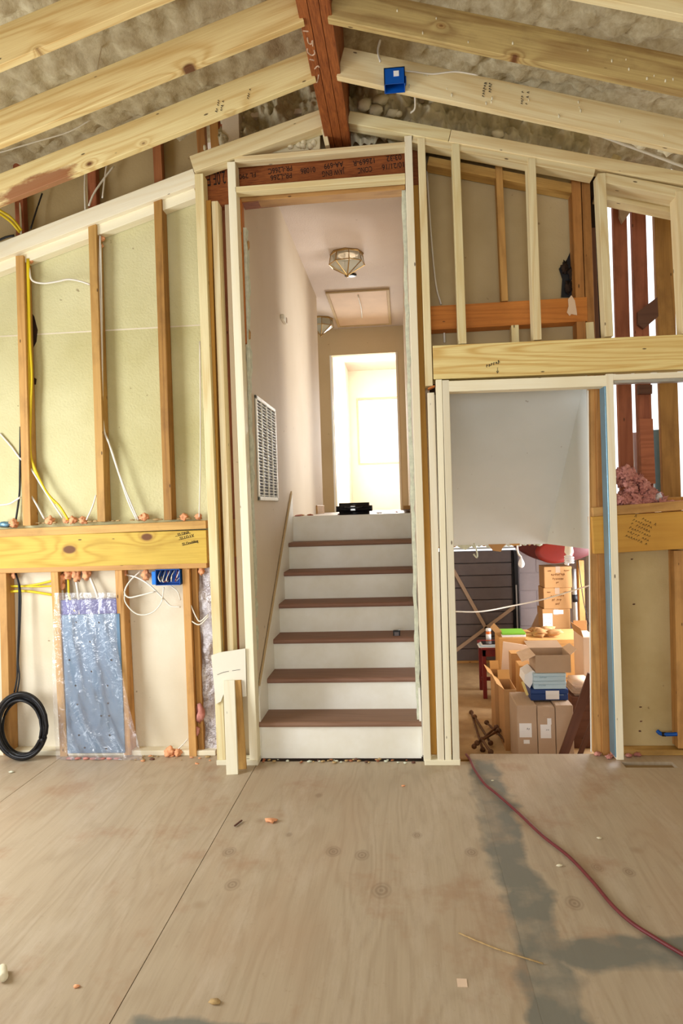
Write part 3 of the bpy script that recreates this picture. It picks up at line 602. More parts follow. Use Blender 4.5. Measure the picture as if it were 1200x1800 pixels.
# ceiling lamps of the hall
def hall_lamp(c, label, R=.165):
    t = thing('ceiling_lamp', c, label, 'ceiling lamp', 'faceted hall ceiling lamps'); n = 8
    top = [V3((R*.9*math.cos(a*6.2832/n+.2), R*.9*math.sin(a*6.2832/n+.2), -.015)) for a in range(n)]; mid = [V3((R*math.cos(a*6.2832/n+.2), R*math.sin(a*6.2832/n+.2), -.1)) for a in range(n)]; tip = V3((0, 0, -.2))
    lathe('ceiling_plate', [(R*.95, 0), (R*.95, -.014), (R*.5, -.016)], c, 'brass', t, 8)
    bm = bmesh.new(); T = [bm.verts.new(p) for p in top]; Mi = [bm.verts.new(p) for p in mid]; tp = bm.verts.new(tip)
    for i in range(n): bm.faces.new((T[i], T[(i+1) % n], Mi[(i+1) % n], Mi[i])); bm.faces.new((Mi[i], Mi[(i+1) % n], tp))
    gsh = from_bm('glass_shade', bm, 'glass', t, Matrix.Translation(V3(c)))
    for i in range(n):
        bm = bmesh.new(); bm_tube(bm, [top[i], mid[i], tip], .0055, 5); bm_tube(bm, [mid[i], mid[(i+1) % n]], .0055, 5); bm_tube(bm, [top[i], top[(i+1) % n]], .005, 5)
        from_bm('brass_came', bm, 'brass', gsh, Matrix.Translation(V3(c)))
    blob('finial', V3(c)+V3((.0, 0, -.205)), .013, 'brass', t, 2, 0)
    for s in (-1, 1): blob('bulb', V3(c)+V3((.07*s, 0, -.07)), .026, 'sheet_white', t, 2, 0, 1, (1, 1, 1.3))
    return t
hall_lamp(at(609, 446, Z=ZC), 'faceted brass and glass ceiling lamp in front of the attic hatch'); hall_lamp(at(563, 561, Z=ZC), 'far faceted ceiling lamp half hidden by the hall wall corner')
sm = lathe('ceiling_spot', [(.06, 0), (.06, -.01), (.02, -.012)], at(616, 483, Z=ZC), 'black'); tag(sm, 'small dark blue round disc on the hall ceiling', 'disc')
ha = thing('attic_hatch', at(628, 540, Z=ZC), 'square attic hatch with trim and pull cord in the hall ceiling', 'attic hatch')
h0, h1 = at(577, 514, Z=ZC), at(679, 508, Z=ZC); h2 = at(680, 567, Z=ZC)
box('hatch_panel', (h0.x, h0.y, ZC-.012), (h1.x, h2.y, ZC-.001), 'card_p', ha)
for a, b in (((h0.x-.03, h0.y-.03), (h1.x+.03, h0.y)), ((h0.x-.03, h2.y), (h1.x+.03, h2.y+.03)), ((h0.x-.03, h0.y), (h0.x, h2.y)), ((h1.x, h0.y), (h1.x+.03, h2.y))): box('hatch_trim', (*a, ZC-.022), (*b, ZC-.001), 'hall_far', ha)
hx = (h0.x+h1.x)/2; tube('pull_cord', [(hx, h0.y+.1, ZC-.02), (hx+.01, h0.y+.5, ZC-.05), (hx-.01, h0.y+1, ZC-.02)], .006, 'cable_w', ha)
tm = thing('thermostat', at(497, 565, X=XH), 'small white thermostat on the left hall wall', 'thermostat')
a, b = at(492, 552, X=XH), at(504, 579, X=XH); box('housing', (XH, a.y-.0, b.z), (XH+.03, a.y+.16, a.z), 'sheet_white', tm, .006); box('dial', (XH+.03, a.y+.1, (a.z+b.z)/2-.02), (XH+.034, a.y+.13, (a.z+b.z)/2+.02), 'card_g', tm)
gr = thing('return_air_grille', at(465, 790, X=XH), 'large white louvred return air grille on the left hall wall', 'vent')
gy0, gy1, gz0, gz1 = 4.17, 4.82, 1.51, 2.155
for a, b in (((gy0, gz0), (gy1, gz0+.025)), ((gy0, gz1-.025), (gy1, gz1)), ((gy0, gz0), (gy0+.025, gz1)), ((gy1-.025, gz0), (gy1, gz1))): box('frame', (XH, a[0], a[1]), (XH+.012, b[0], b[1]), 'white', gr)
box('backing', (XH, gy0, gz0), (XH+.002, gy1, gz1), 'black', gr)
for i in range(30):
    z = gz0+.03+i*(gz1-gz0-.055)/30; slab('louvre', [V3((XH+.003, gy0+.02, z)), V3((XH+.011, gy0+.02, z+.003)), V3((XH+.011, gy1-.02, z+.003)), V3((XH+.003, gy1-.02, z))], (0, 0, .003), 'white', gr)
for i in range(1, 4):
    y = gy0+i*(gy1-gy0)/4; box('mullion', (XH, y-.006, gz0), (XH+.0125, y+.006, gz1), 'white', gr)
# tool case on the landing, dark gadget on the fourth tread
tc = thing('tool_case', V3((-.385, 5.47, ZU)), 'black rounded plastic tool case on the top landing', 'tool case')
def rounded(name, lo, hi, r, mat, parent, seg=4):
    c = V3(((lo[0]+hi[0])/2, (lo[1]+hi[1])/2, lo[2])); bm = bmesh.new(); vs = bmesh.ops.create_cube(bm, size=1)['verts']
    for v in vs: v.co = V3([(lo[i] if v.co[i] < 0 else hi[i])-c[i] for i in range(3)])
    bmesh.ops.bevel(bm, geom=list(bm.edges), offset=r, segments=seg, affect='EDGES', clamp_overlap=True); return from_bm(name, bm, mat, parent, Matrix.Translation(c), True)
a, b = P(591, 906, 5.43), P(653, 884, 5.43)
rounded('case_body', (a.x, 5.40, ZU), (b.x, 5.60, b.z+.006), .024, 'blackp', tc); rounded('case_lid', (a.x+.006, 5.392, ZU+.05), (b.x-.006, 5.608, ZU+.062), .005, 'black', tc)
tube('case_handle', [(a.x+.07, 5.40, ZU+.06), (a.x+.09, 5.375, ZU+.055), (b.x-.09, 5.375, ZU+.055), (b.x-.07, 5.40, ZU+.06)], .008, 'blackp', tc)
box('latch', (a.x+.115, 5.388, ZU+.03), (a.x+.155, 5.402, ZU+.07), 'steel', tc)
gd = thing('gadget', V3((-.06, yn(4)+.06, zt(3))), 'small dark square gadget on a tread near the right wall', 'gadget')
g0 = P(691, 1122, yn(3)+.07); gd.location = g0; WM[gd.name] = Matrix.Translation(g0)
for k, (lo, hi, mt) in enumerate((((0, 0, 0), (.045, .025, .05), 'black'), ((.008, -.003, .008), (.037, 0, .04), 'metal_brown'), ((.03, .0, .05), (.05, .02, .056), 'steel'))): box(('gadget_body', 'gadget_screen', 'gadget_clip')[k], g0+V3(lo), g0+V3(hi), mt, gd)
for i in range(14): 
    o = blob('plaster_scrap', V3((random.uniform(-.85, .04), random.uniform(5.42, 5.8), ZU+.006)), random.uniform(.008, .02), random.choice(['card', 'red', 'gyp_edge', 'fibre']), fu, 1, .5, 3, (1.8, 1, .5))
# ------------------------------------------------------------------ storage room beyond the low opening
ZG = -.35; g = thing('wall_storage', (0, 0, 0), 'block walls of the storage room behind the boxes', kind='structure')
fg = box('floor_storage', (.0, 4.05, ZG-.05), (2.6, 8.2, ZG), 'concrete'); tag(fg, 'sandy concrete floor of the storage room', kind='structure')
GD1 = P(908, 1050, 7.95).x
bmk = [] 
for r in range(9):
    off = .2 if r % 2 else 0; x = GD1+.02-off
    while x < 2.3:
        if x+.4 > GD1+.03: box('block', (max(x, GD1+.03)+.003, 7.95, ZG+r*.2+.003), (min(x+.4, 2.35)-.003, 8.05, ZG+(r+1)*.2-.003), 'block', g, .004)
        x += .4
box('mortar_core', (GD1+.02, 7.958, ZG), (2.4, 8.1, 1.45), 'block', g); box('wall_panel', (.0, 7.96, 1.06), (GD1+.02, 8.1, 1.45), 'block', g)
RX = P(1016, 1050, 7.3).x
box('wall_panel', (RX+.25, 4.14, ZG), (RX+.35, 5.0, 1.45), 'white', g); box('wall_panel', (RX+.25, 7.0, ZG), (RX+.35, 7.95, 1.45), 'white', g); box('wall_panel', (RX+.25, 5.0, ZG), (RX+.35, 7.0, .2), 'white', g); box('wall_panel', (RX+.25, 5.0, 1.3), (RX+.35, 7.0, 1.45), 'white', g)
bpx('wall_post', 1021, 985, 1026, 1185, 10, 7.0, .08, 'old_light', g)
gc = thing('ceiling_storage', (0, 0, 0), 'plank ceiling over the storage room', kind='structure')
box('ceiling_board', (.0, 5.4, 1.42), (2.6, 8.1, 1.45), 'old', gc); box('ceiling_board', (1.13, 4.16, 1.42), (2.6, 5.39, 1.45), 'old', gc)
gdoor = thing('door_1', (.2, 7.94, ZG), 'brown ribbed garage door with diagonal braces', kind='structure')
zt_ = P(850, 968, 7.94).z; n = 9
for i in range(n):
    z0 = ZG+.02+(zt_-ZG-.02)*i/n; z1 = ZG+.02+(zt_-ZG-.02)*(i+1)/n; box('door_slat', (.15, 7.93-.004*(i % 2), z0+.003), (GD1-.05, 7.955, z1-.003), 'metal_brown', gdoor, .004)
box('door_backing', (.15, 7.953, ZG), (GD1, 7.962, zt_), 'black', gdoor); box('door_bar', (.15, 7.91, ZG), (GD1-.03, 7.95, ZG+.025), 'old_light', gdoor)
bpx('door_brace', 790, 990, 857, 1110, 6, 7.9, .02, 'card_g', gdoor); bpx('door_brace', 790, 1152, 905, 1066, 6, 7.9, .02, 'card_g', gdoor)
bpx('door_track', 906, 968, 911, 1122, 7, 7.88, .05, 'black', gdoor); bpx('door_track_rod', 907, 1028, 910, 1118, 2.5, 7.86, .012, 'steel', gdoor); bpx('door_head_rail', 795, 965, 906, 962, 3, 7.88, .02, 'steel', gdoor)
# sloped white soffit
so = thing('ceiling_soffit', (0, 0, 0), 'white sloping gypsum soffit seen through the low opening', kind='structure')
XS = at(1031, 686, Y=4.12).x; t0 = at(775, 672, Y=4.13); TR = V3((XS, 4.13, t0.z)); CR = at(960, 956, X=XS); BF = at(1041, 966, X=XS)
BL = V3((.1, CR.y, CR.z+.0))
slab('gypsum_slope', [V3((.1, 4.13, t0.z)), TR, CR, BL], (0, .012, .012), 'white_gyp', so)
slab('gypsum_cheek', [TR, V3((XS, 4.13, BF.z)), CR], (.012, 0, 0), 'white_gyp', so)
for i in range(24):
    x = .15+i*.038; blob('torn_gypsum_edge', V3((x, CR.y+.005, CR.z-.002)), random.uniform(.008, .018), 'gyp_edge' if i % 3 else 'card', so, 1, .6, 3, (1.5, .5, .8))
for pts, mt in (([(803, 954), (806, 962), (818, 967), (832, 957)], 'gyp_edge'), ([(856, 955), (866, 968), (880, 970), (884, 961), (892, 954)], 'card'), ([(892, 955), (902, 960), (912, 958), (915, 953)], 'card_y')): slab('torn_paper', [P(x, y, CR.y-.01) for x, y in pts], (0, .004, .0), mt, so)
tube('torn_strip', [P(833, 955, CR.y-.02), P(838, 970, CR.y-.03), P(838, 980, CR.y-.03), P(832, 974, CR.y-.03)], .006, 'gyp_edge', so)
# red boat hull slung under the ceiling
bt = thing('boat_hull', P(970, 962, 6.6), 'dark red boat hull slung under the storage ceiling', 'boat')
bm = bmesh.new(); R = []
xa, xb = P(900, 960, 6.6).x, P(1085, 960, 6.6).x; ztop = 1.40
for i in range(33):
    u = i/32; x = xa+(xb-xa)*u; prof = math.sin(math.pi*min(1, max(0, u*.92+.06)))**.55; row = []
    for j in range(13):
        a = math.pi*j/12; row.append(bm.verts.new((x, 6.75+.30*prof*math.cos(a), ztop-(.2+.34*prof)*math.sin(a)**.7)))
    R.append(row)
for A, B in zip(R, R[1:]):
    for j in range(12): bm.faces.new((A[j], A[j+1], B[j+1], B[j]))
for A in (R[0], R[-1]): bm.faces.new(A)
from_bm('hull', bm, 'canoe', bt, smooth=True)
tube('hull_seam', [(xa+.05, 6.455, 1.22), ((xa+xb)/2, 6.44, 1.2), (xb-.05, 6.455, 1.22)], .006, 'redwood', bt)
lathe('hull_disc', [(.17, -.005), (.17, .005), (.12, .009)], None, 'canoe_r', bt, 32, Matrix.Translation(P(974, 970, 6.40)) @ Matrix.Rotation(math.radians(78), 4, 'X') @ Matrix.Diagonal((1, .62, 1, 1)))
cf = thing('spiral_bulb', P(1000, 960, 5.6), 'white spiral lamp bulb hanging below the red hull', 'bulb')
c0 = P(1000, 984, 5.6); lathe('bulb_base', [(.028, .12), (.03, .1), (.035, .06), (.02, .04), (.018, .035)], c0, 'sheet_white', cf, 16)
tube('spiral_tube', [c0+V3((.03*math.cos(i*.7)*(1 if i > 3 else .6), .03*math.sin(i*.7), .035-.0021*i)) for i in range(34)], .0085, 'paper', cf, 3)
tube('bulb_cord', [c0+V3((0, 0, .11)), c0+V3((0.0, .05, 1.42-c0.z))], .006, 'cable_w', cf, 0)
fb = thing('flood_bulb', P(915, 962, 6.0), 'small clear bulb hanging on a white cord by the door track', 'bulb')
c1 = P(916, 992, 6.0); lathe('bulb_glass', [(.006, .06), (.012, .045), (.024, .02), (.028, 0), (.02, -.02), (.004, -.03)], c1, 'paper', fb, 16); tube('bulb_cord', [c1+V3((0, 0, .06)), c1+V3((-.03, 0, .14)), c1+V3((-.02, .0, 1.42-c1.z))], .008, 'cable_w', fb)
# ---- boxes and clutter
def pxbox(x0, y0, x1, y1, Y, d, floor_=None):
    a, b = P(x0, y1, Y), P(x1, y0, Y); lo = V3((P(x0, (y0+y1)/2, Y).x, Y, a.z if floor_ is None else floor_)); hi = V3((P(x1, (y0+y1)/2, Y).x, Y+d, P((x0+x1)/2, y0, Y).z)); return lo, hi
def carton(name, lo, hi, mat, label, group=None, cat='box', open_=False, tape=True, tags=(), rz=0.):
    c = V3(((lo.x+hi.x)/2, (lo.y+hi.y)/2, lo.z)); t = thing(name, c, label, cat, group); s = hi-lo; th = .004
    if not open_: bod = box('carton_body', lo, hi, mat, t, .004)
    else:
        bm = bmesh.new(); a, b = lo-c, hi-c
        for p, q in (((a.x, a.y, 0), (b.x, b.y, th)), ((a.x, a.y, th), (a.x+th, b.y, b.z)), ((b.x-th, a.y, th), (b.x, b.y, b.z)), ((a.x+th, a.y, th), (b.x-th, a.y+th, b.z)), ((a.x+th, b.y-th, th), (b.x-th, b.y, b.z))): bm_box(bm, p, q)
        bod = from_bm('carton_body', bm, mat, t, Matrix.Translation(c))
    if tape and not open_:
        box('tape_strip', ((lo.x+hi.x)/2-.022, lo.y-.001, hi.z-min(.06, s.z*.4)), ((lo.x+hi.x)/2+.022, lo.y+.001, hi.z+.0005), 'card_g', bod, 0); box('tape_strip', ((lo.x+hi.x)/2-.022, lo.y, hi.z), ((lo.x+hi.x)/2+.022, hi.y, hi.z+.001), 'card_g', bod, 0)
    for (u0, v0, u1, v1, mt) in tags: box('paper_label' if mt == 'paper' else 'print_patch', (lo.x+s.x*u0, lo.y-.002, lo.z+s.z*v0), (lo.x+s.x*u1, lo.y+.001, lo.z+s.z*v1), mt, bod, 0)
    if rz:
        t.rotation_euler.z = rz
    return t
def printed(t, lo, hi, rows, mat='ink_b'):
    s = hi-lo
    for i, (u, v, h, w, k) in enumerate(rows): scrawl('print', 1, k, V3((lo.x+s.x*u, lo.y-.0022, lo.z+s.z*v)), h*s.z, mat, t, 0, wmax=w*s.x)
YS = 7.0
ys_ = [(996, 1033), (1033.5, 1070), (1070.5, 1105), (1105.5, 1126)]; xs_ = [(956, 1005), (955, 1004), (953, 1002), (958, 1002)]
nm = ('topmost brown carton of the stack beside the steel pole', 'second carton from the top of the stack beside the pole', 'carton with white paper labels in the stack beside the pole', 'bottom carton of the stack beside the steel pole')
for i in range(4):
    lo, hi = pxbox(xs_[i][0], ys_[i][0], xs_[i][1], ys_[i][1], YS, .26, ZG if i == 3 else None)
    if i < 3: lo.z = pxbox(xs_[i+1][0], ys_[i+1][0], xs_[i+1][1], ys_[i+1][1], YS, .26)[1].z+.001
    t = carton('carton', lo, hi, 'card', nm[i], 'cartons stacked beside the pole', tags=((.02, .08, .36, .78, 'paper'), (.4, .74, .76, .95, 'paper')) if i == 2 else ())
    if i < 2: printed(t, lo, hi, [(.5, .62, .17, .5, 7), (.5, .42, .15, .4, 7), (.5, .24, .15, .16, 3), (.2, .8, .1, .14, 4), (.82, .8, .1, .2, 4)])
    if i == 2: printed(t, lo, hi, [(.19, .55, .08, .24, 6), (.19, .3, .08, .24, 6)], 'ink')
# big cartons in the middle
lo, hi = pxbox(926, 1124, 1032, 1160, 6.1, .5, ZG); carton('large_carton', lo, hi, 'card_y', 'wide golden cardboard carton behind the grey open box', tape=False, tags=((.1, .93, .9, .94, 'card'),))
lo2, hi2 = pxbox(877, 1121, 925, 1150, 6.12, .28, ZG); carton('tall_carton', lo2, hi2, 'card_y', 'golden carton under the green book', tape=False)
fl = slab('cardboard_flap', [P(861, 1103, 6.2), P(868, 1095, 6.2), P(884, 1112, 6.2), P(879, 1122, 6.2)], (0, .004, 0), 'card', None); tag(fl, 'loose brown cardboard flap sticking up behind the stool', 'cardboard')
bk = thing('book', V3((hi2.x-.12, 6.25, hi2.z)), 'green and white book lying on the golden carton', 'book'); zz = hi2.z
box('page_block', (lo2.x+.03, 6.14, zz), (hi2.x+.0, 6.34, zz+.022), 'paper', bk); box('cover', (lo2.x+.03, 6.135, zz+.022), (hi2.x, 6.345, zz+.04), 'green', bk)
wp = thing('wrapping_paper', P(955, 1123, 6.2), 'crumpled brown wrapping paper on the wide carton', 'paper')
for i in range(9): blob('paper_fold', V3((P(random.uniform(936, 975), 1115, 6.3).x, random.uniform(6.2, 6.45), hi.z+random.uniform(.015, .055))), random.uniform(.03, .05), 'card', wp, 2, .8, 2.2, (1.3, 1, .6))
tri = slab('leaning_board', [P(930, 1110, 7.2), P(951, 1064, 7.2), P(953, 1110, 7.2), P(950, 1200, 7.2), P(925, 1200, 7.2)], (0, .01, 0), 'card_g', None); tag(tri, 'grey triangular board leaning beside the carton stack', 'board')
lb = slab('hardboard_sheet', [P(884, 1128, 5.98), P(936, 1136, 5.98), P(938, 1245, 5.9), P(877, 1245, 5.9)], (0, .012, 0), 'card_p', None); tag(lb, 'pale pinkish panel leaning against the golden carton', 'panel')
lo, hi = pxbox(899, 1150, 917, 1230, 5.76, .13, ZG); t = carton('narrow_carton', lo, hi, 'card', 'narrow upright brown carton before the pale panel', tape=False)
slab('carton_top', [V3((lo.x, lo.y, hi.z)), V3((hi.x+.02, lo.y, hi.z)), V3((hi.x+.02, hi.y, hi.z)), V3((lo.x, hi.y, hi.z))], (0, 0, .006), 'card_y', t)
lo, hi = pxbox(913, 1170, 937, 1250, 5.55, .18, ZG); carton('small_carton', lo, hi, 'card_y', 'golden upright carton left of the pale blue boxes', tape=False)
# narrow open cartons at the left front
for (x0, y0, x1, y1, Y, lb_) in ((870, 1190, 886, 1290, 5.45, 'tall narrow open carton nearest the red stool'), (887, 1212, 909, 1330, 5.1, 'tall narrow open carton next to the labelled boxes')):
    lo, hi = pxbox(x0, y0, x1, y1, Y, .3 if Y < 5.3 else .25, ZG); t = carton('open_carton', lo, hi, 'card', lb_, 'narrow open cartons', open_=True)
    for (pa, pb, dv) in ((V3((lo.x, lo.y, hi.z)), V3((lo.x, hi.y, hi.z)), V3((-.05, 0, .04))), (V3((lo.x, hi.y, hi.z)), V3((hi.x, hi.y, hi.z)), V3((0, .04, .06)))): slab('flap', [pa, pb, pb+dv, pa+dv], (0, 0, .004), 'card_y', t)
st_ = board('wooden_slat', P(927, 1222, 4.9), P(918, 1198, 4.95), .018, .012, 'beam_new'); tag(st_, 'short yellow stick poking up behind the labelled boxes', 'stick')
# three labelled cartons in front
tb = []
for (x0, x1, yt, lb_, tg) in ((909, 944, 1240, 'labelled carton at the left of the front row', ((.1, .5, .72, .72, 'paper'), (.3, .40, .6, .46, 'paper'))), (945, 976, 1243, 'labelled carton in the middle of the front row', ((.15, .5, .75, .72, 'paper'), (.55, .72, .78, .82, 'paper'))), (977, 1008, 1240, 'plain carton at the right of the front row', ())):
    lo, hi = pxbox(x0, yt, x1, 1330, 4.75, .34, ZG); tb.append((lo, hi)); t = carton('tall_carton', lo, hi, 'card_g', lb_, 'front row of tall cartons', tags=tg)
    if tg: scrawl('print', 1, 2, V3((lo.x+(hi.x-lo.x)*.55, lo.y-.0025, lo.z+(hi.z-lo.z)*.63)), .02, 'ink', t)
lo = tb[0][0]; zt3 = max(b[1].z for b in tb)+.002
a = pxbox(930, 1214, 998, 1228, 4.86, .3); x0, x1 = a[0].x+.01, a[1].x
def flat(name, xa, xb, z0, z1, y0, y1, mat, label, cat='box'):
    t = thing(name, V3(((xa+xb)/2, (y0+y1)/2, z0)), label, cat); box('box_base', (xa, y0, z0), (xb, y1, z0+(z1-z0)*.6), mat, t); box('box_lid', (xa-.002, y0-.002, z0+(z1-z0)*.6), (xb+.002, y1, z1), mat, t); return t
z0 = zt3; z1 = P(960, 1212, 4.86).z; t = flat('flat_box', x0, x1, z0, z1, 4.86, 5.1, 'dkblue', 'flat dark blue box at the bottom of the small pile'); box('paper_label', (x0+.1, 4.856, z0+.008), (x0+.19, 4.859, z1-.008), 'paper', t, 0); scrawl('print', 1, 8, V3((x1-.06, 4.857, (z0+z1)/2)), .014, 'ltblue', t)
z2 = P(960, 1198, 4.86).z; z3 = P(960, 1184, 4.86).z; x2 = P(938, 1200, 4.86).x
t = flat('shoe_box', x2, x1-.01, z1+.001, z2, 4.865, 5.08, 'ltblue', 'lower pale blue box on the dark blue box'); scrawl('print', 1, 7, V3((x2+.06, 4.8615, (z1+z2)/2)), .015, 'metal_blue', t)
t = flat('shoe_box', x2, x1-.01, z2+.001, z3, 4.865, 5.08, 'ltblue', 'upper pale blue box under the grey open carton'); scrawl('print', 1, 7, V3((x2+.06, 4.8615, (z3+z2)/2)), .015, 'metal_blue', t)
pk = slab('paper_wrap', [P(922, 1186, 4.9), P(936, 1178, 4.9), P(946, 1186, 4.9), P(938, 1196, 4.9), P(931, 1210, 4.9), P(921, 1200, 4.9)], (0, .2, 0), 'paper', None); tag(pk, 'white torn packet beside the pale blue boxes', 'packet')
b0, b1 = V3((P(941, 1170, 4.87).x, 4.87, z3+.002)), V3((P(1003, 1170, 4.87).x, 5.12, P(970, 1152, 4.87).z)); t = carton('open_carton', b0, b1, 'card_g', 'grey open carton on top of the pale blue boxes', open_=True, cat='box')
zt2 = b1.z
for pts in ([V3((b0.x, 4.87, zt2)), V3((b0.x, 5.12, zt2)), V3((b0.x-.09, 5.12, zt2-.03)), V3((b0.x-.09, 4.88, zt2-.045))], [V3((b0.x, 5.12, zt2)), V3((b1.x, 5.12, zt2)), V3((b1.x-.02, 5.2, zt2+.035)), V3((b0.x-.02, 5.2, zt2+.035))], [V3((b1.x, 4.87, zt2)), V3((b1.x, 5.12, zt2)), V3((b1.x+.05, 5.12, zt2+.03)), V3((b1.x+.05, 4.9, zt2+.03))]): slab('flap', pts, (0, 0, .004), 'card_p', t)
# right side: white box, tan crate, leaning dark planks
lo, hi = pxbox(1025, 1120, 1050, 1186, 5.5, .3, ZG); t = carton('pale_carton', lo, hi, 'card_p', 'pale open carton beside the opening post', tape=False); slab('flap', [V3((lo.x, lo.y, hi.z)), V3((lo.x, hi.y, hi.z)), V3((lo.x-.02, hi.y, hi.z+.07)), V3((lo.x-.02, lo.y, hi.z+.07))], (.004, 0, 0), 'card', t); box('flap', (lo.x, hi.y-.006, hi.z), (hi.x, hi.y, hi.z+.08), 'card', t)
lo, hi = pxbox(1006, 1225, 1050, 1320, 5.15, .35, ZG); carton('dark_carton', lo, hi, 'darkplank', 'dark wooden crate behind the leaning planks', cat='crate', tape=False)
rg = thing('grey_cushion', V3(((lo.x+hi.x)/2, 5.3, hi.z)), 'grey folded cloth on the dark crate', 'cloth')
rounded('cloth_fold', (lo.x+.01, 5.16, hi.z), (hi.x, 5.45, hi.z+.05), .02, 'card_g', rg); rounded('cloth_fold', (lo.x+.02, 5.17, hi.z+.05), (hi.x, 5.45, hi.z+.09), .018, 'card_p', rg)
for (xa_, ya_, xb_, yb_, w, lb_) in ((988, 1335, 1041, 1186, 15, 'wide dark brown plank leaning in the opening'), (1018, 1332, 1044, 1262, 8, 'narrow dark plank leaning behind the opening post')):
    A = at(xa_, ya_, Y=4.6 if w > 10 else 4.7); A.z = max(A.z, ZG+.012); B = at(xb_, yb_, Y=4.5 if w > 10 else 4.6); o = board('leaning_plank', A, B, w*4.6/F, .02, 'darkplank'); tag(o, lb_, 'plank')
pl = thing('steel_pole', P(1011, 1120, 6.85), 'galvanised steel pole standing right of the carton stack', 'pole')
A = P(1008, 1000, 6.9); B = V3((A.x+.02, 6.95, ZG)); tube('pole_tube', [A, (A+B)/2, B], .022, 'steel', pl, 3, 12); tube('pole_sleeve', [A+V3((0, 0, -.25)), A+V3((.004, 0, -.32))], .028, 'black', pl, 0, 12)
wire = tube('stretched_cord', [P(795, 1075, 5.5), P(845, 1075, 5.6), P(900, 1065, 5.8), P(960, 1052, 5.8), P(1045, 1026, 5.6)], .006, 'cable_w'); tag(wire, 'thin pale cord strung across the storage room', 'cord')
wire = tube('hanging_wire', [P(1016, 985, 6.8), P(1019, 1010, 6.8), P(1026, 1060, 6.8), P(1037, 1105, 6.8)], .004, 'black'); tag(wire, 'thin dark wire hanging beside the storage wall post', 'wire')
# red stool with its load
sx0, sx1 = P(847, 1140, 6.45).x, P(885, 1140, 6.45).x; zs_ = P(860, 1138, 6.45).z
stl = thing('side_table', V3(((sx0+sx1)/2, 6.6, ZG)), 'small dark red wooden table beside the garage door', 'table')
box('table_top', (sx0-.01, 6.42, zs_-.02), (sx1+.02, 6.82, zs_), 'redwood', stl, .004); box('apron', (sx0, 6.45, zs_-.085), (sx1, 6.47, zs_-.02), 'redwood', stl)
for x in (sx0, sx1-.035):
    for y in (6.45, 6.76): box('leg', (x, y, ZG), (x+.035, y+.035, zs_-.02), 'redwood', stl)
box('stretcher', (sx0, 6.6, ZG+.13), (sx1, 6.62, ZG+.165), 'redwood', stl)
mg = thing('magazine_pile', V3((sx0+.08, 6.55, zs_)), 'pile of white and dark magazines on the red table', 'magazines')
for i in range(4): box('magazine', (sx0-.03+.012*i, 6.43+.01*i, zs_+.008*i), (sx0+.17, 6.6, zs_+.008*i+.007), ('paper', 'ltblue', 'paper', 'blackp')[i], mg)
pb_ = thing('pill_bottle', P(859, 1128, 6.62), 'orange plastic bottle with white cap on the red table', 'bottle')
c = V3((P(859, 1128, 6.64).x, 6.66, zs_)); bb = lathe('bottle_body', [(.02, 0), (.024, .004), (.024, .105), (.02, .11)], c, 'pill', pb_); lathe('bottle_cap', [(.024, .111), (.025, .115), (.025, .135), (.022, .137)], c, 'paper', pb_); lathe('bottle_label', [(.0245, .03), (.0245, .085)], c, 'paper', bb)
bl = blob('blue_cup', P(914, 1114, 6.375), .026, 'ltblue', None, 2, .3, 2, (1.4, 1, .6)); tag(bl, 'crumpled pale blue wrapper behind the green book', 'wrapper')
# iron rods on the concrete
rods = [((828, 1252), (848, 1318), 'a'), ((834, 1260), (862, 1306), 'b'), ((855, 1270), (888, 1302), 'c'), ((833, 1312), (872, 1278), 'd'), ((838, 1306), (876, 1284), 'e'), ((847, 1300), (862, 1322), 'f')]
rl = ('iron rod with ball ends farthest left in the heap', 'dark rod crossing the middle of the heap', 'iron rod reaching right under the narrow carton', 'upper of two crossed rods in the heap', 'lower of two crossed rods in the heap', 'short rusty rod nearest the plywood edge')
for i, ((xa_, ya_), (xb_, yb_), _) in enumerate(rods):
    A = at(xa_, ya_, Z=ZG+.012+.018*i); B = at(xb_, yb_, Z=ZG+.012+.018*i); t = thing('iron_rod', (A+B)/2, rl[i], 'rod', 'iron rods on the storage floor')
    tube('rod_shaft', [A, (A+B)/2, B], .009, 'rust', t, 2, 8); blob('rod_ball', A, .02, 'rust', t, 2, .1); blob('rod_ball', B, .02, 'rust', t, 2, .1)
# ------------------------------------------------------------------ electrical panel under plastic film, junction boxes, cables
ep = thing('electrical_panel', P(165, 1325, 4.02), 'slate blue electrical panel cover between two studs', 'electrical panel')
pbx = bpx('panel_box', 156, 1054, 167, 1326, 100, 4.035, .07, 'panel_top', ep); pcv = bpx('panel_cover', 159, 1080, 169, 1324, 101, 4.014, .02, 'panel', ep)
for x, y in ((134, 1094), (174, 1094), (122, 1160), (196, 1160), (133, 1205), (189, 1205), (158, 1128), (136, 1238), (190, 1236), (178, 1258), (192, 1258), (139, 1292), (193, 1292), (149, 1314), (187, 1316), (161, 1180)): lathe('knockout_screw', [(.004, 0), (.006, .003)], None, 'black', pcv, 8, Matrix.Translation(P(x, y, 4.0135)) @ Matrix.Rotation(math.pi/2, 4, 'X'))
fm = bmesh.new(); R = []; NX, NY = 46, 60; c = P(165, 1200, 3.99)
for j in range(NY+1):
    v = j/NY; row = []
    y = 1042+v*(1336-1042); xl_ = 96+v*4-6*math.sin(v*3); xr_ = 203+10*v+ (38*max(0, (v-.3)/.7)**1.3)
    for i in range(NX+1):
        u = i/NX; x = xl_+(xr_-xl_)*u
        q_ = u*3.4-v*1.5+noise.noise(V3((u*3, v*2, 1)))*.5; wv = abs((q_ % 1)-.5)*-.022+noise.fractal(V3((u*6-v*2.5, v*3, 7)), .7, 2, 4)*.012
        yy = 3.985+wv*(.5+v)-.1*max(0, v-.8)-.05*max(0, u-.75)*v
        row.append(fm.verts.new(P(x, y, yy)-c))
    R.append(row)
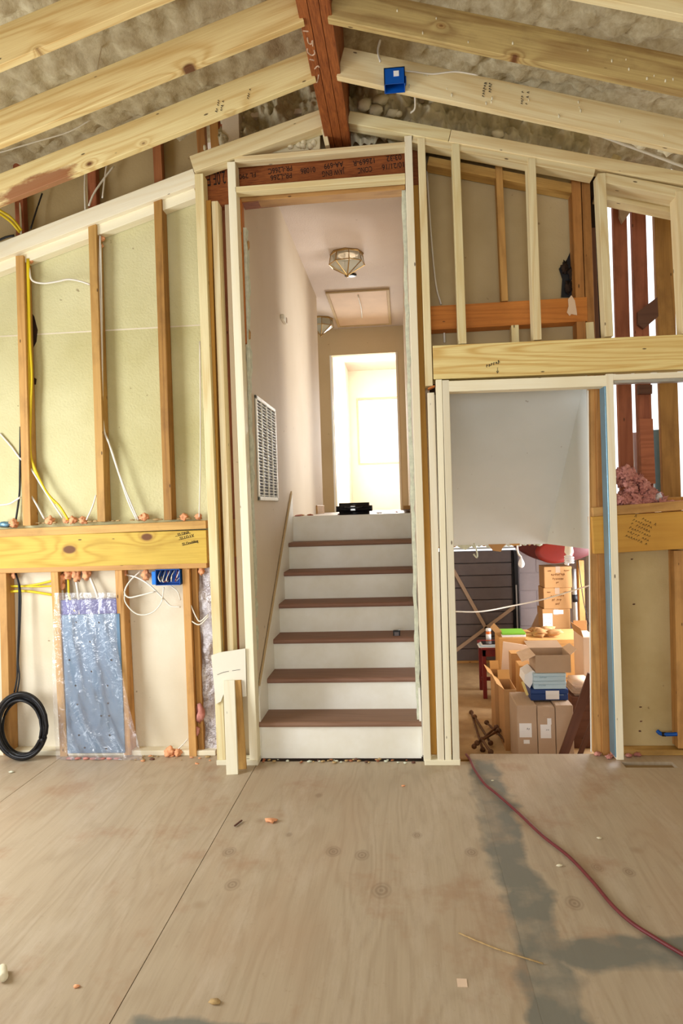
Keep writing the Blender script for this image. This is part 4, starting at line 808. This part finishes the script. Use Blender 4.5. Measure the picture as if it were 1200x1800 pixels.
for A, B in zip(R, R[1:]):
    for i in range(NX): fm.faces.new((A[i], A[i+1], B[i+1], B[i]))
o = from_bm('plastic_film', fm, 'film', None, Matrix.Translation(c), True); tag(o, 'clear wrinkled plastic film draped over the electrical panel', 'plastic film')
for i in range(7): blob('fibre_edge', at(122+i*14, 1333, Z=.008), .014, 'fibre', wl_, 1, .5, 3, (1.8, 1, .6))
def open_box(name, lo, hi, mat, parent, face='front', th=.003):
    c = (V3(lo)+V3(hi))/2; a, b = V3(lo)-c, V3(hi)-c; bm = bmesh.new()
    parts = {'front': ((a.x, a.y, a.z), (b.x, a.y+th, b.z)), 'back': ((a.x, b.y-th, a.z), (b.x, b.y, b.z)), 'left': ((a.x, a.y, a.z), (a.x+th, b.y, b.z)), 'right': ((b.x-th, a.y, a.z), (b.x, b.y, b.z)), 'bottom': ((a.x, a.y, a.z), (b.x, b.y, a.z+th)), 'top': ((a.x, a.y, b.z-th), (b.x, b.y, b.z))}
    for k, (p, q) in parts.items():
        if k != face: bm_box(bm, p, q)
    return from_bm(name, bm, mat, parent, Matrix.Translation(c))
jb = thing('junction_box', P(294, 1030, 4.02), 'blue plastic junction box full of wires under the left beam', 'junction box')
lo, hi = P(274, 1029, 4.0), P(316, 1000, 4.0); jsh = open_box('box_shell', (lo.x, 3.995, lo.z), (hi.x, 4.06, hi.z), 'blue', jb); box('side_clip', (lo.x-.025, 4.0, lo.z+.004), (lo.x, 4.04, hi.z-.012), 'blue_l', jb)
for i in range(9):
    x = lo.x+.015+(hi.x-lo.x-.03)*i/8; tube('wire_tail', [(x, 4.05, hi.z-.01), (x+random.uniform(-.01, .01), 4.005, (lo.z+hi.z)/2+random.uniform(-.02, .03)), (x+random.uniform(-.02, .02), 4.01, lo.z+.02), (x+random.uniform(-.02, .02), 4.045, (lo.z+hi.z)/2)], .0032, ('cable_w', 'black', 'cable_w', 'cord_red')[i % 4], jsh, 5, 6)
cb = thing('ceiling_box', P(694, 150, 3.35), 'blue plastic outlet box nailed to a right hand rafter', 'junction box')
a, b = P(675, 148, 3.27), P(711, 116, 3.27); csh = open_box('box_shell', (a.x, 3.272, a.z), (b.x, 3.349, b.z), 'blue', cb, 'bottom', .004); box('sticker', (a.x+.045, 3.270, b.z-.043), (a.x+.07, 3.2725, b.z-.018), 'paper', csh, 0); box('side_tab', (b.x, 3.30, a.z+.02), (b.x+.006, 3.33, a.z+.05), 'blue', cb)
def cable(pts, r, mat, label, name='cable', cat='cable', group=None):
    o = tube(name, [P(*p) for p in pts], r, mat); return tag(o, label, cat, group)
YC = 4.045
cable([(50, 455, 4.04), (51, 520, YC), (53, 600, YC), (56, 660, YC), (54, 720, YC), (53, 790, YC), (60, 820, YC), (82, 865, YC), (105, 890, YC), (120, 914, YC)], .007, 'cable_y', 'yellow cable running down beside the leftmost upper stud')
cable([(48, 455, 4.04), (49, 540, YC), (51, 640, YC), (52, 760, YC), (56, 812, YC), (72, 850, YC), (98, 885, YC)], .006, 'cable_y', 'second yellow cable twisted beside the first one')
cable([(51, 470, YC), (56, 492, YC), (75, 498, YC), (100, 495, YC), (120, 491, YC), (140, 494, YC), (158, 500, YC)], .006, 'cable_w', 'white cable sagging between the two left upper studs')
cable([(176, 415, 4.04), (175, 500, YC), (179, 600, YC), (181, 740, YC), (192, 780, YC), (208, 830, YC), (225, 880, YC), (240, 913, YC)], .006, 'cable_w', 'white cable running down beside the second upper stud')
cable([(177, 430, 4.04), (179, 560, YC), (180, 735, YC), (196, 790, YC), (216, 850, YC), (243, 914, YC)], .005, 'cable_w', 'thinner white cable twinned beside the second upper stud')
cable([(0, 762, 4.1), (20, 785, 4.1), (35, 805, 4.1), (55, 825, YC), (80, 865, YC), (110, 910, YC)], .006, 'cable_w', 'white cable slanting behind the leftmost stud to the beam')
cable([(55, 872, YC), (65, 888, YC), (78, 912, YC)], .006, 'cable_w', 'short white cable beside the foot of the leftmost stud')
cable([(169, 870, YC), (162, 892, YC), (152, 914, YC)], .005, 'cable_w', 'short white cable at the foot of the second stud')
cable([(0, 888, YC), (18, 885, YC), (36, 874, YC)], .006, 'cable_w', 'white cable end crossing behind the leftmost stud foot')
cable([(351, 600, YC), (352, 700, YC), (352, 820, YC), (350, 909, YC)], .004, 'cable_w', 'thin pale wire beside the tall door post')
cable([(36, 750, 4.1), (35, 830, 4.1), (34, 870, 4.09), (27, 920, 4.08)], .006, 'black', 'black cable behind the leftmost stud above the beam')
cable([(150, 370, 4.03), (149, 330, 4.05), (150, 300, 4.07)], .006, 'cable_w', 'white cable rising above the sloping plate')
cable([(156, 362, 4.02), (165, 340, 4.03), (182, 315, 4.05), (200, 292, 4.07)], .006, 'cable_w', 'white cable curving up above the sloping plate')
cable([(180, 348, 4.03), (184, 315, 4.05), (188, 285, 4.07)], .005, 'cable_w', 'thin white cable behind the curving one')
cable([(37, 412, 4.03), (36, 380, 4.05), (35, 350, 4.07)], .006, 'cable_w', 'white cable standing above the left end of the plate')
cable([(-30, 350, 3.95), (0, 370, 3.97), (20, 383, 4.0), (38, 405, 4.03)], .008, 'cable_y', 'yellow cable bent over the sloping plate')
cable([(-30, 358, 3.96), (0, 376, 3.98), (20, 391, 4.0), (35, 409, 4.03)], .008, 'cable_y', 'lower yellow cable bent over the sloping plate')
cable([(-20, 432, 3.97), (8, 418, 3.98), (25, 414, 3.99)], .007, 'black', 'black cable resting on the sloping plate')
cable([(74, 340, 4.07), (64, 370, 4.06), (54, 402, 4.03)], .005, 'black', 'thin black wire above the sloping plate')
cable([(-30, 1027, 4.08), (20, 1031, 4.08), (60, 1028, 4.08), (95, 1020, 4.09)], .007, 'cable_y', 'upper yellow cable crossing below the left beam')
cable([(-30, 1030, 4.07), (25, 1030, 4.07), (60, 1031, 4.07), (95, 1030, 4.09)], .006, 'cable_y', 'middle yellow cable crossing below the left beam')
cable([(-30, 1044, 4.07), (5, 1041, 4.07), (45, 1039, 4.07), (95, 1046, 4.09)], .008, 'cable_y', 'lower yellow cable crossing below the left beam')
cable([(133, 1016, 4.07), (138, 1050, 4.05), (140, 1082, 4.04)], .008, 'cable_w', 'white cable entering the panel top at its middle')
cable([(158, 1014, 4.07), (170, 1045, 4.05), (175, 1080, 4.04)], .008, 'cable_w', 'white cable entering the panel top at its right')
cable([(120, 1018, 4.07), (122, 1050, 4.05), (132, 1075, 4.04)], .007, 'cable_y', 'yellow cable entering the panel top')
cable([(109, 1034, 4.06), (112, 1060, 4.05), (115, 1085, 4.04)], .006, 'cable_w', 'white cable entering the panel top at its left')
cable([(248, 1003, 4.07), (228, 1022, 4.04), (219, 1040, 4.02), (226, 1050, 4.02), (245, 1047, 4.02), (272, 1040, 4.02)], .005, 'cable_w', 'white cable looping from the beam towards the blue box')
cable([(219, 1010, 4.07), (240, 1015, 4.05), (262, 1028, 4.03), (285, 1050, 4.03), (300, 1065, 4.03), (317, 1067, 4.03)], .005, 'cable_w', 'white cable crossing below the blue box')
cable([(220, 1035, 4.03), (220, 1058, 4.02), (240, 1079, 4.02), (265, 1078, 4.02), (283, 1060, 4.02), (288, 1032, 4.02)], .004, 'cable_w', 'thin white cable in a wide loop below the blue box')
cable([(300, 1030, 4.03), (312, 1040, 4.03), (317, 1055, 4.04)], .004, 'cable_w', 'short white wire leaving the blue box')
cable([(334, 1061, 4.03), (345, 1085, 4.03), (352, 1092, 4.02), (366, 1080, 4.02)], .004, 'cable_w', 'white wire against the foil insulation'); cable([(334, 1090, 4.03), (350, 1098, 4.02), (366, 1084, 4.02)], .004, 'cable_w', 'lower white wire against the foil insulation')
cable([(306, 1322, 4.03), (318, 1312, 4.04), (331, 1298, 4.06)], .004, 'cable_w', 'short white wire at the foot of the left wall')
cable([(27, 1008, 4.06), (33, 1030, 4.03), (33, 1080, 4.02), (31, 1150, 4.0), (30, 1190, 3.99), (25, 1217, 3.98)], .005, 'black', 'black cable dropping from the beam to the coil')
cable([(28, 1008, 4.06), (36, 1040, 4.03), (35, 1100, 4.02), (32, 1160, 4.0), (34, 1190, 3.99), (30, 1218, 3.98)], .005, 'black', 'second black cable dropping to the coil')
coil = thing('cable_coil', at(38, 1336, Z=0), 'thick coil of black cable standing against the left wall', 'cable coil')
for i in range(12):
    k_ = random.uniform(.8, 1); rx, ry = 46*k_, 59*k_; cx, cy = 38+random.uniform(-4, 4)*(1.3-k_)*3, 1276+random.uniform(0, 14)*(1-k_)*3
    tube('cable_loop', [P(cx+rx*math.cos(a*.35), cy+ry*math.sin(a*.35), 3.93+.012*(i % 5)+.01*math.sin(a+i)) for a in range(18)], .0085, 'black', coil, 3, 8, True)
cable([(72, 1302, 3.9), (76, 1300, 3.89)], .012, 'black', 'loose black cable end sticking out of the coil', 'cable_end')
cable([(728+22, 300, 4.1), (758, 420, 4.1), (766, 500, 4.1), (775, 535, 4.1)], .005, 'cable_w', 'thin pale wire hanging beside the right door studs'); cable([(780, 575, 4.1), (781, 602, 4.1)], .006, 'cable_w', 'wire end below the orange beam')
cable([(1000, 217, 3.7), (1060, 240, 3.75), (1130, 266, 3.8), (1210, 296, 3.84)], .008, 'cable_w', 'grey white cable stretched along the right top plate')
cable([(700, 124, 3.34), (725, 126, 3.34), (760, 130, 3.34), (800, 126, 3.34), (840, 132, 3.34)], .004, 'cable_w', 'thin white cable leading right from the blue ceiling box')
cable([(668, 70, 3.36), (664, 90, 3.36), (668, 108, 3.33)], .005, 'cable_w', 'short white cable above the blue ceiling box'); cable([(729, 165, 3.6), (729, 190, 3.7), (722, 198, 3.8)], .005, 'cable_w', 'white cable loop below the second right rafter')
cable([(382, -5, 3.4), (358, 60, 3.4), (345, 72, 3.38)], .004, 'cable_w', 'thin pale wire on the foam high at the left'); cable([(180, 75, 3.3), (174, 105, 3.25), (168, 140, 3.2)], .004, 'cable_w', 'thin wire over the foam between left rafters'); cable([(0, 268, 3.7), (60, 250, 3.7), (120, 232, 3.7), (160, 210, 3.7)], .004, 'cable_w', 'thin sagging wire below the foam at the left')
pp = thing('blue_pipe', P(1170, 1290, 4.06), 'short bent blue pipe stub on the lower right wall', 'pipe'); tube('pipe_tube', [P(1155, 1285, 4.09), P(1162, 1290, 4.07), P(1176, 1291, 4.05), P(1194, 1290, 4.03)], .011, 'blue', pp, 5, 10); tube('pipe_sleeve', [P(1163, 1290.5, 4.067), P(1170, 1291, 4.06)], .0125, 'black', pp, 0, 10)
for x, y in ((1125, 1243), (1126, 1268), (1124, 1285), (1110, 983), (1114, 1062)): blob('nail_hole', P(x, y, YB-.001), .006, 'darkplank', wr, 1, .5, 3, (1.4, .3, .8))
for x, y in ((1078, 1327), (1050, 1325), (1105, 1328), (1120, 1326), (1070, 1330)): blob('fibre_tuft', at(x, y, Z=.012), .012, 'fibre', wr, 3, .9, 2.4, (1.4, 1, .9))
# card patch and leaning offcuts by the door framing
cp = slab('card_patch', [P(371, 1152, 3.868), P(385, 1147, 3.868), P(405, 1144, 3.868), P(431, 1140, 3.868), P(433, 1224, 3.868), P(424, 1225, 3.868), P(420, 1212, 3.868), P(396, 1212, 3.868), P(388, 1233, 3.868), P(379, 1238, 3.868)], (0, .006, 0), 'sheet_white', None); tag(cp, 'white card patch fixed across the left door studs', 'card')
strokes('pencil_line', [[P(382, 1186, 3.867), P(392, 1182, 3.867), P(402, 1180, 3.867)], [P(408, 1179, 3.867), P(422, 1177, 3.867)]], .0011, 'ink', cp)
A = at(408, 1362, Z=0); B = P(402, 1196, 3.84); n_ = V3((0, 1, .25)).normalized()
o = board('leaning_offcut', A, B, .066, .018, 'pine_white', None, V3((0, 1, 0))); tag(o, 'pale pine offcut leaning against the white card patch', 'offcut')
A = at(421, 1358, Z=0)+V3((.005, .045, 0)); B = P(416, 1196, 3.852); o = board('leaning_offcut', A, B, .045, .018, 'old_light', None, V3((0, 1, 0))); tag(o, 'narrow stained offcut leaning behind the pale one', 'offcut')
# ------------------------------------------------------------------ things on the floor
o = tube('extension_cord', [at(x, y, Z=.009) for x, y in ((819, 1326), (826, 1336), (834, 1353), (852, 1378), (876, 1398), (912, 1430), (952, 1468), (1000, 1506), (1040, 1548), (1075, 1590), (1110, 1622), (1150, 1648), (1190, 1672), (1225, 1692))], .0068, 'cord_red'); tag(o, 'dark red extension cord snaking across the plywood floor', 'cord')
o = blob('foam_crumb', at(476, 1441, Z=.01), .018, 'pink', None, 2, .7, 3, (1.4, 1, .5)); tag(o, 'orange foam crumb on the floor before the stairs', 'crumb')
o = board('wood_sliver', at(412, 1453, Z=.004), at(425, 1443, Z=.004), .008, .006, 'darkplank', None, V3((0, 0, 1))); tag(o, 'thin dark wood sliver beside the floor joint', 'sliver')
o = lathe('foam_peg', [(.012, 0), (.014, .005), (.014, .055), (.012, .06)], None, 'foamw', None, 12, Matrix.Translation(at(5, 1710, Z=.014)) @ Matrix.Rotation(math.radians(35), 4, 'Z') @ Matrix.Rotation(math.radians(90), 4, 'X') @ Matrix.Translation((0, 0, -.03))); tag(o, 'short pale plug lying at the left floor edge', 'plug')
o = tube('thin_stick', [at(806, 1640, Z=.004), at(870, 1667, Z=.004), at(954, 1694, Z=.004)], .0026, 'dust', None, 2); tag(o, 'thin wooden stick lying across the grey floor patch', 'stick')
a = at(804, 1735, Z=0); o = box('paper_tag', (a.x, a.y, 0), (a.x+.03, a.y+.036, .0015), 'card_p', None, 0); tag(o, 'small pale square tag stuck on the floor', 'tag')
for i, (x, y, r, mt, lb_) in enumerate(((708, 1381, .008, 'pink', 'tiny orange crumb in front of the right door jamb'), (378, 1760, .012, 'dust', 'brown wood chip near the bottom floor edge'), (983, 1521, .009, 'foamw', 'white foam fleck beside the red cord'), (1052, 1473, .008, 'foamw', 'white fleck right of the red cord'), (20, 1357, .012, 'gyp_edge', 'white plaster crumb by the black coil'), (267, 1334, .012, 'darkplank', 'dark bark chip in front of the left wall'), (865, 1372, .007, 'foamw', 'white fleck on the grey floor patch'), (135, 1733, .009, 'pink', 'orange crumb pair on the left plywood sheet'))):
    o = blob('floor_crumb', at(x, y, Z=r*.4), r, mt, None, 1, .5, 3, (1.5, 1, .5)); tag(o, lb_, 'crumb')
# foam flecks stuck to the right hand rafters
for i in range(40):
    k = random.choice((0, 1)); Y = 3.35-.4*k-.002; x = random.uniform(.0, 1.6); b = blob('foam_fleck', V3((x, Y, zr(x)+random.uniform(.01, .12))), random.uniform(.003, .007), 'foamw', ceil, 1, .4, 2, (.7, .6, 1.6))
for x, y, r in ((661, 195, .035), (690, 200, .03), (700, 200, .022), (874, 236, .03), (640, 185, .04), (670, 175, .04)): blob('foam_drip', P(x, y, 3.93), r, 'foamw', ceil, 2, .4, 2, (1.2, .8, .8))
for q, nx, mt in (([(604, 140), (1035, 215), (1035, 292), (604, 245)], 150, 'foamw'), ([(385, 185), (572, 120), (572, 215), (385, 275)], 60, 'foam')):
    o = crinkle('gable_foam', [P(x, y, 4.03) for x, y in q], nx, 34, .11, mt, ceil, 9)
for i in range(14):
    x = random.uniform(1110, 1215); blob('foam_lump', P(x, 246+(x-1110)*.16+random.uniform(-6, 8), 3.55), random.uniform(.018, .035), 'foamw', ceil, 2, .5, 3)
o = blob('foam_drip', P(360, 260, 3.9), .014, 'foamw', ceil, 2, .2, 2, (.7, .7, 1.3))
# ------------------------------------------------------------------ rest of the room around the viewer
ws = thing('wall_side', (0, 0, 0), 'side walls of the room with window openings', kind='structure')
for a, b in (((-3.4, -3.3, 0), (-3.3, 1.5, 3.6)), ((-3.4, 3.2, 0), (-3.3, 4.2, 3.6)), ((-3.4, 1.5, 0), (-3.3, 3.2, .5)), ((-3.4, 1.5, 2.3), (-3.3, 3.2, 3.6)), ((2.9, -3.3, 0), (3, 4.2, 3.6))): box('wall_panel', a, b, 'wall_cream', ws)
wb = thing('wall_rear', (0, 0, 0), 'rear wall of the room with a wide window opening', kind='structure')
for a, b in (((-3.4, -3.4, 0), (-2.5, -3.3, 3.7)), ((1.3, -3.4, 0), (3, -3.3, 3.7)), ((-2.5, -3.4, 0), (1.3, -3.3, .5)), ((-2.5, -3.4, 2.5), (1.3, -3.3, 4.1))): box('wall_panel', a, b, 'wall_cream', wb)
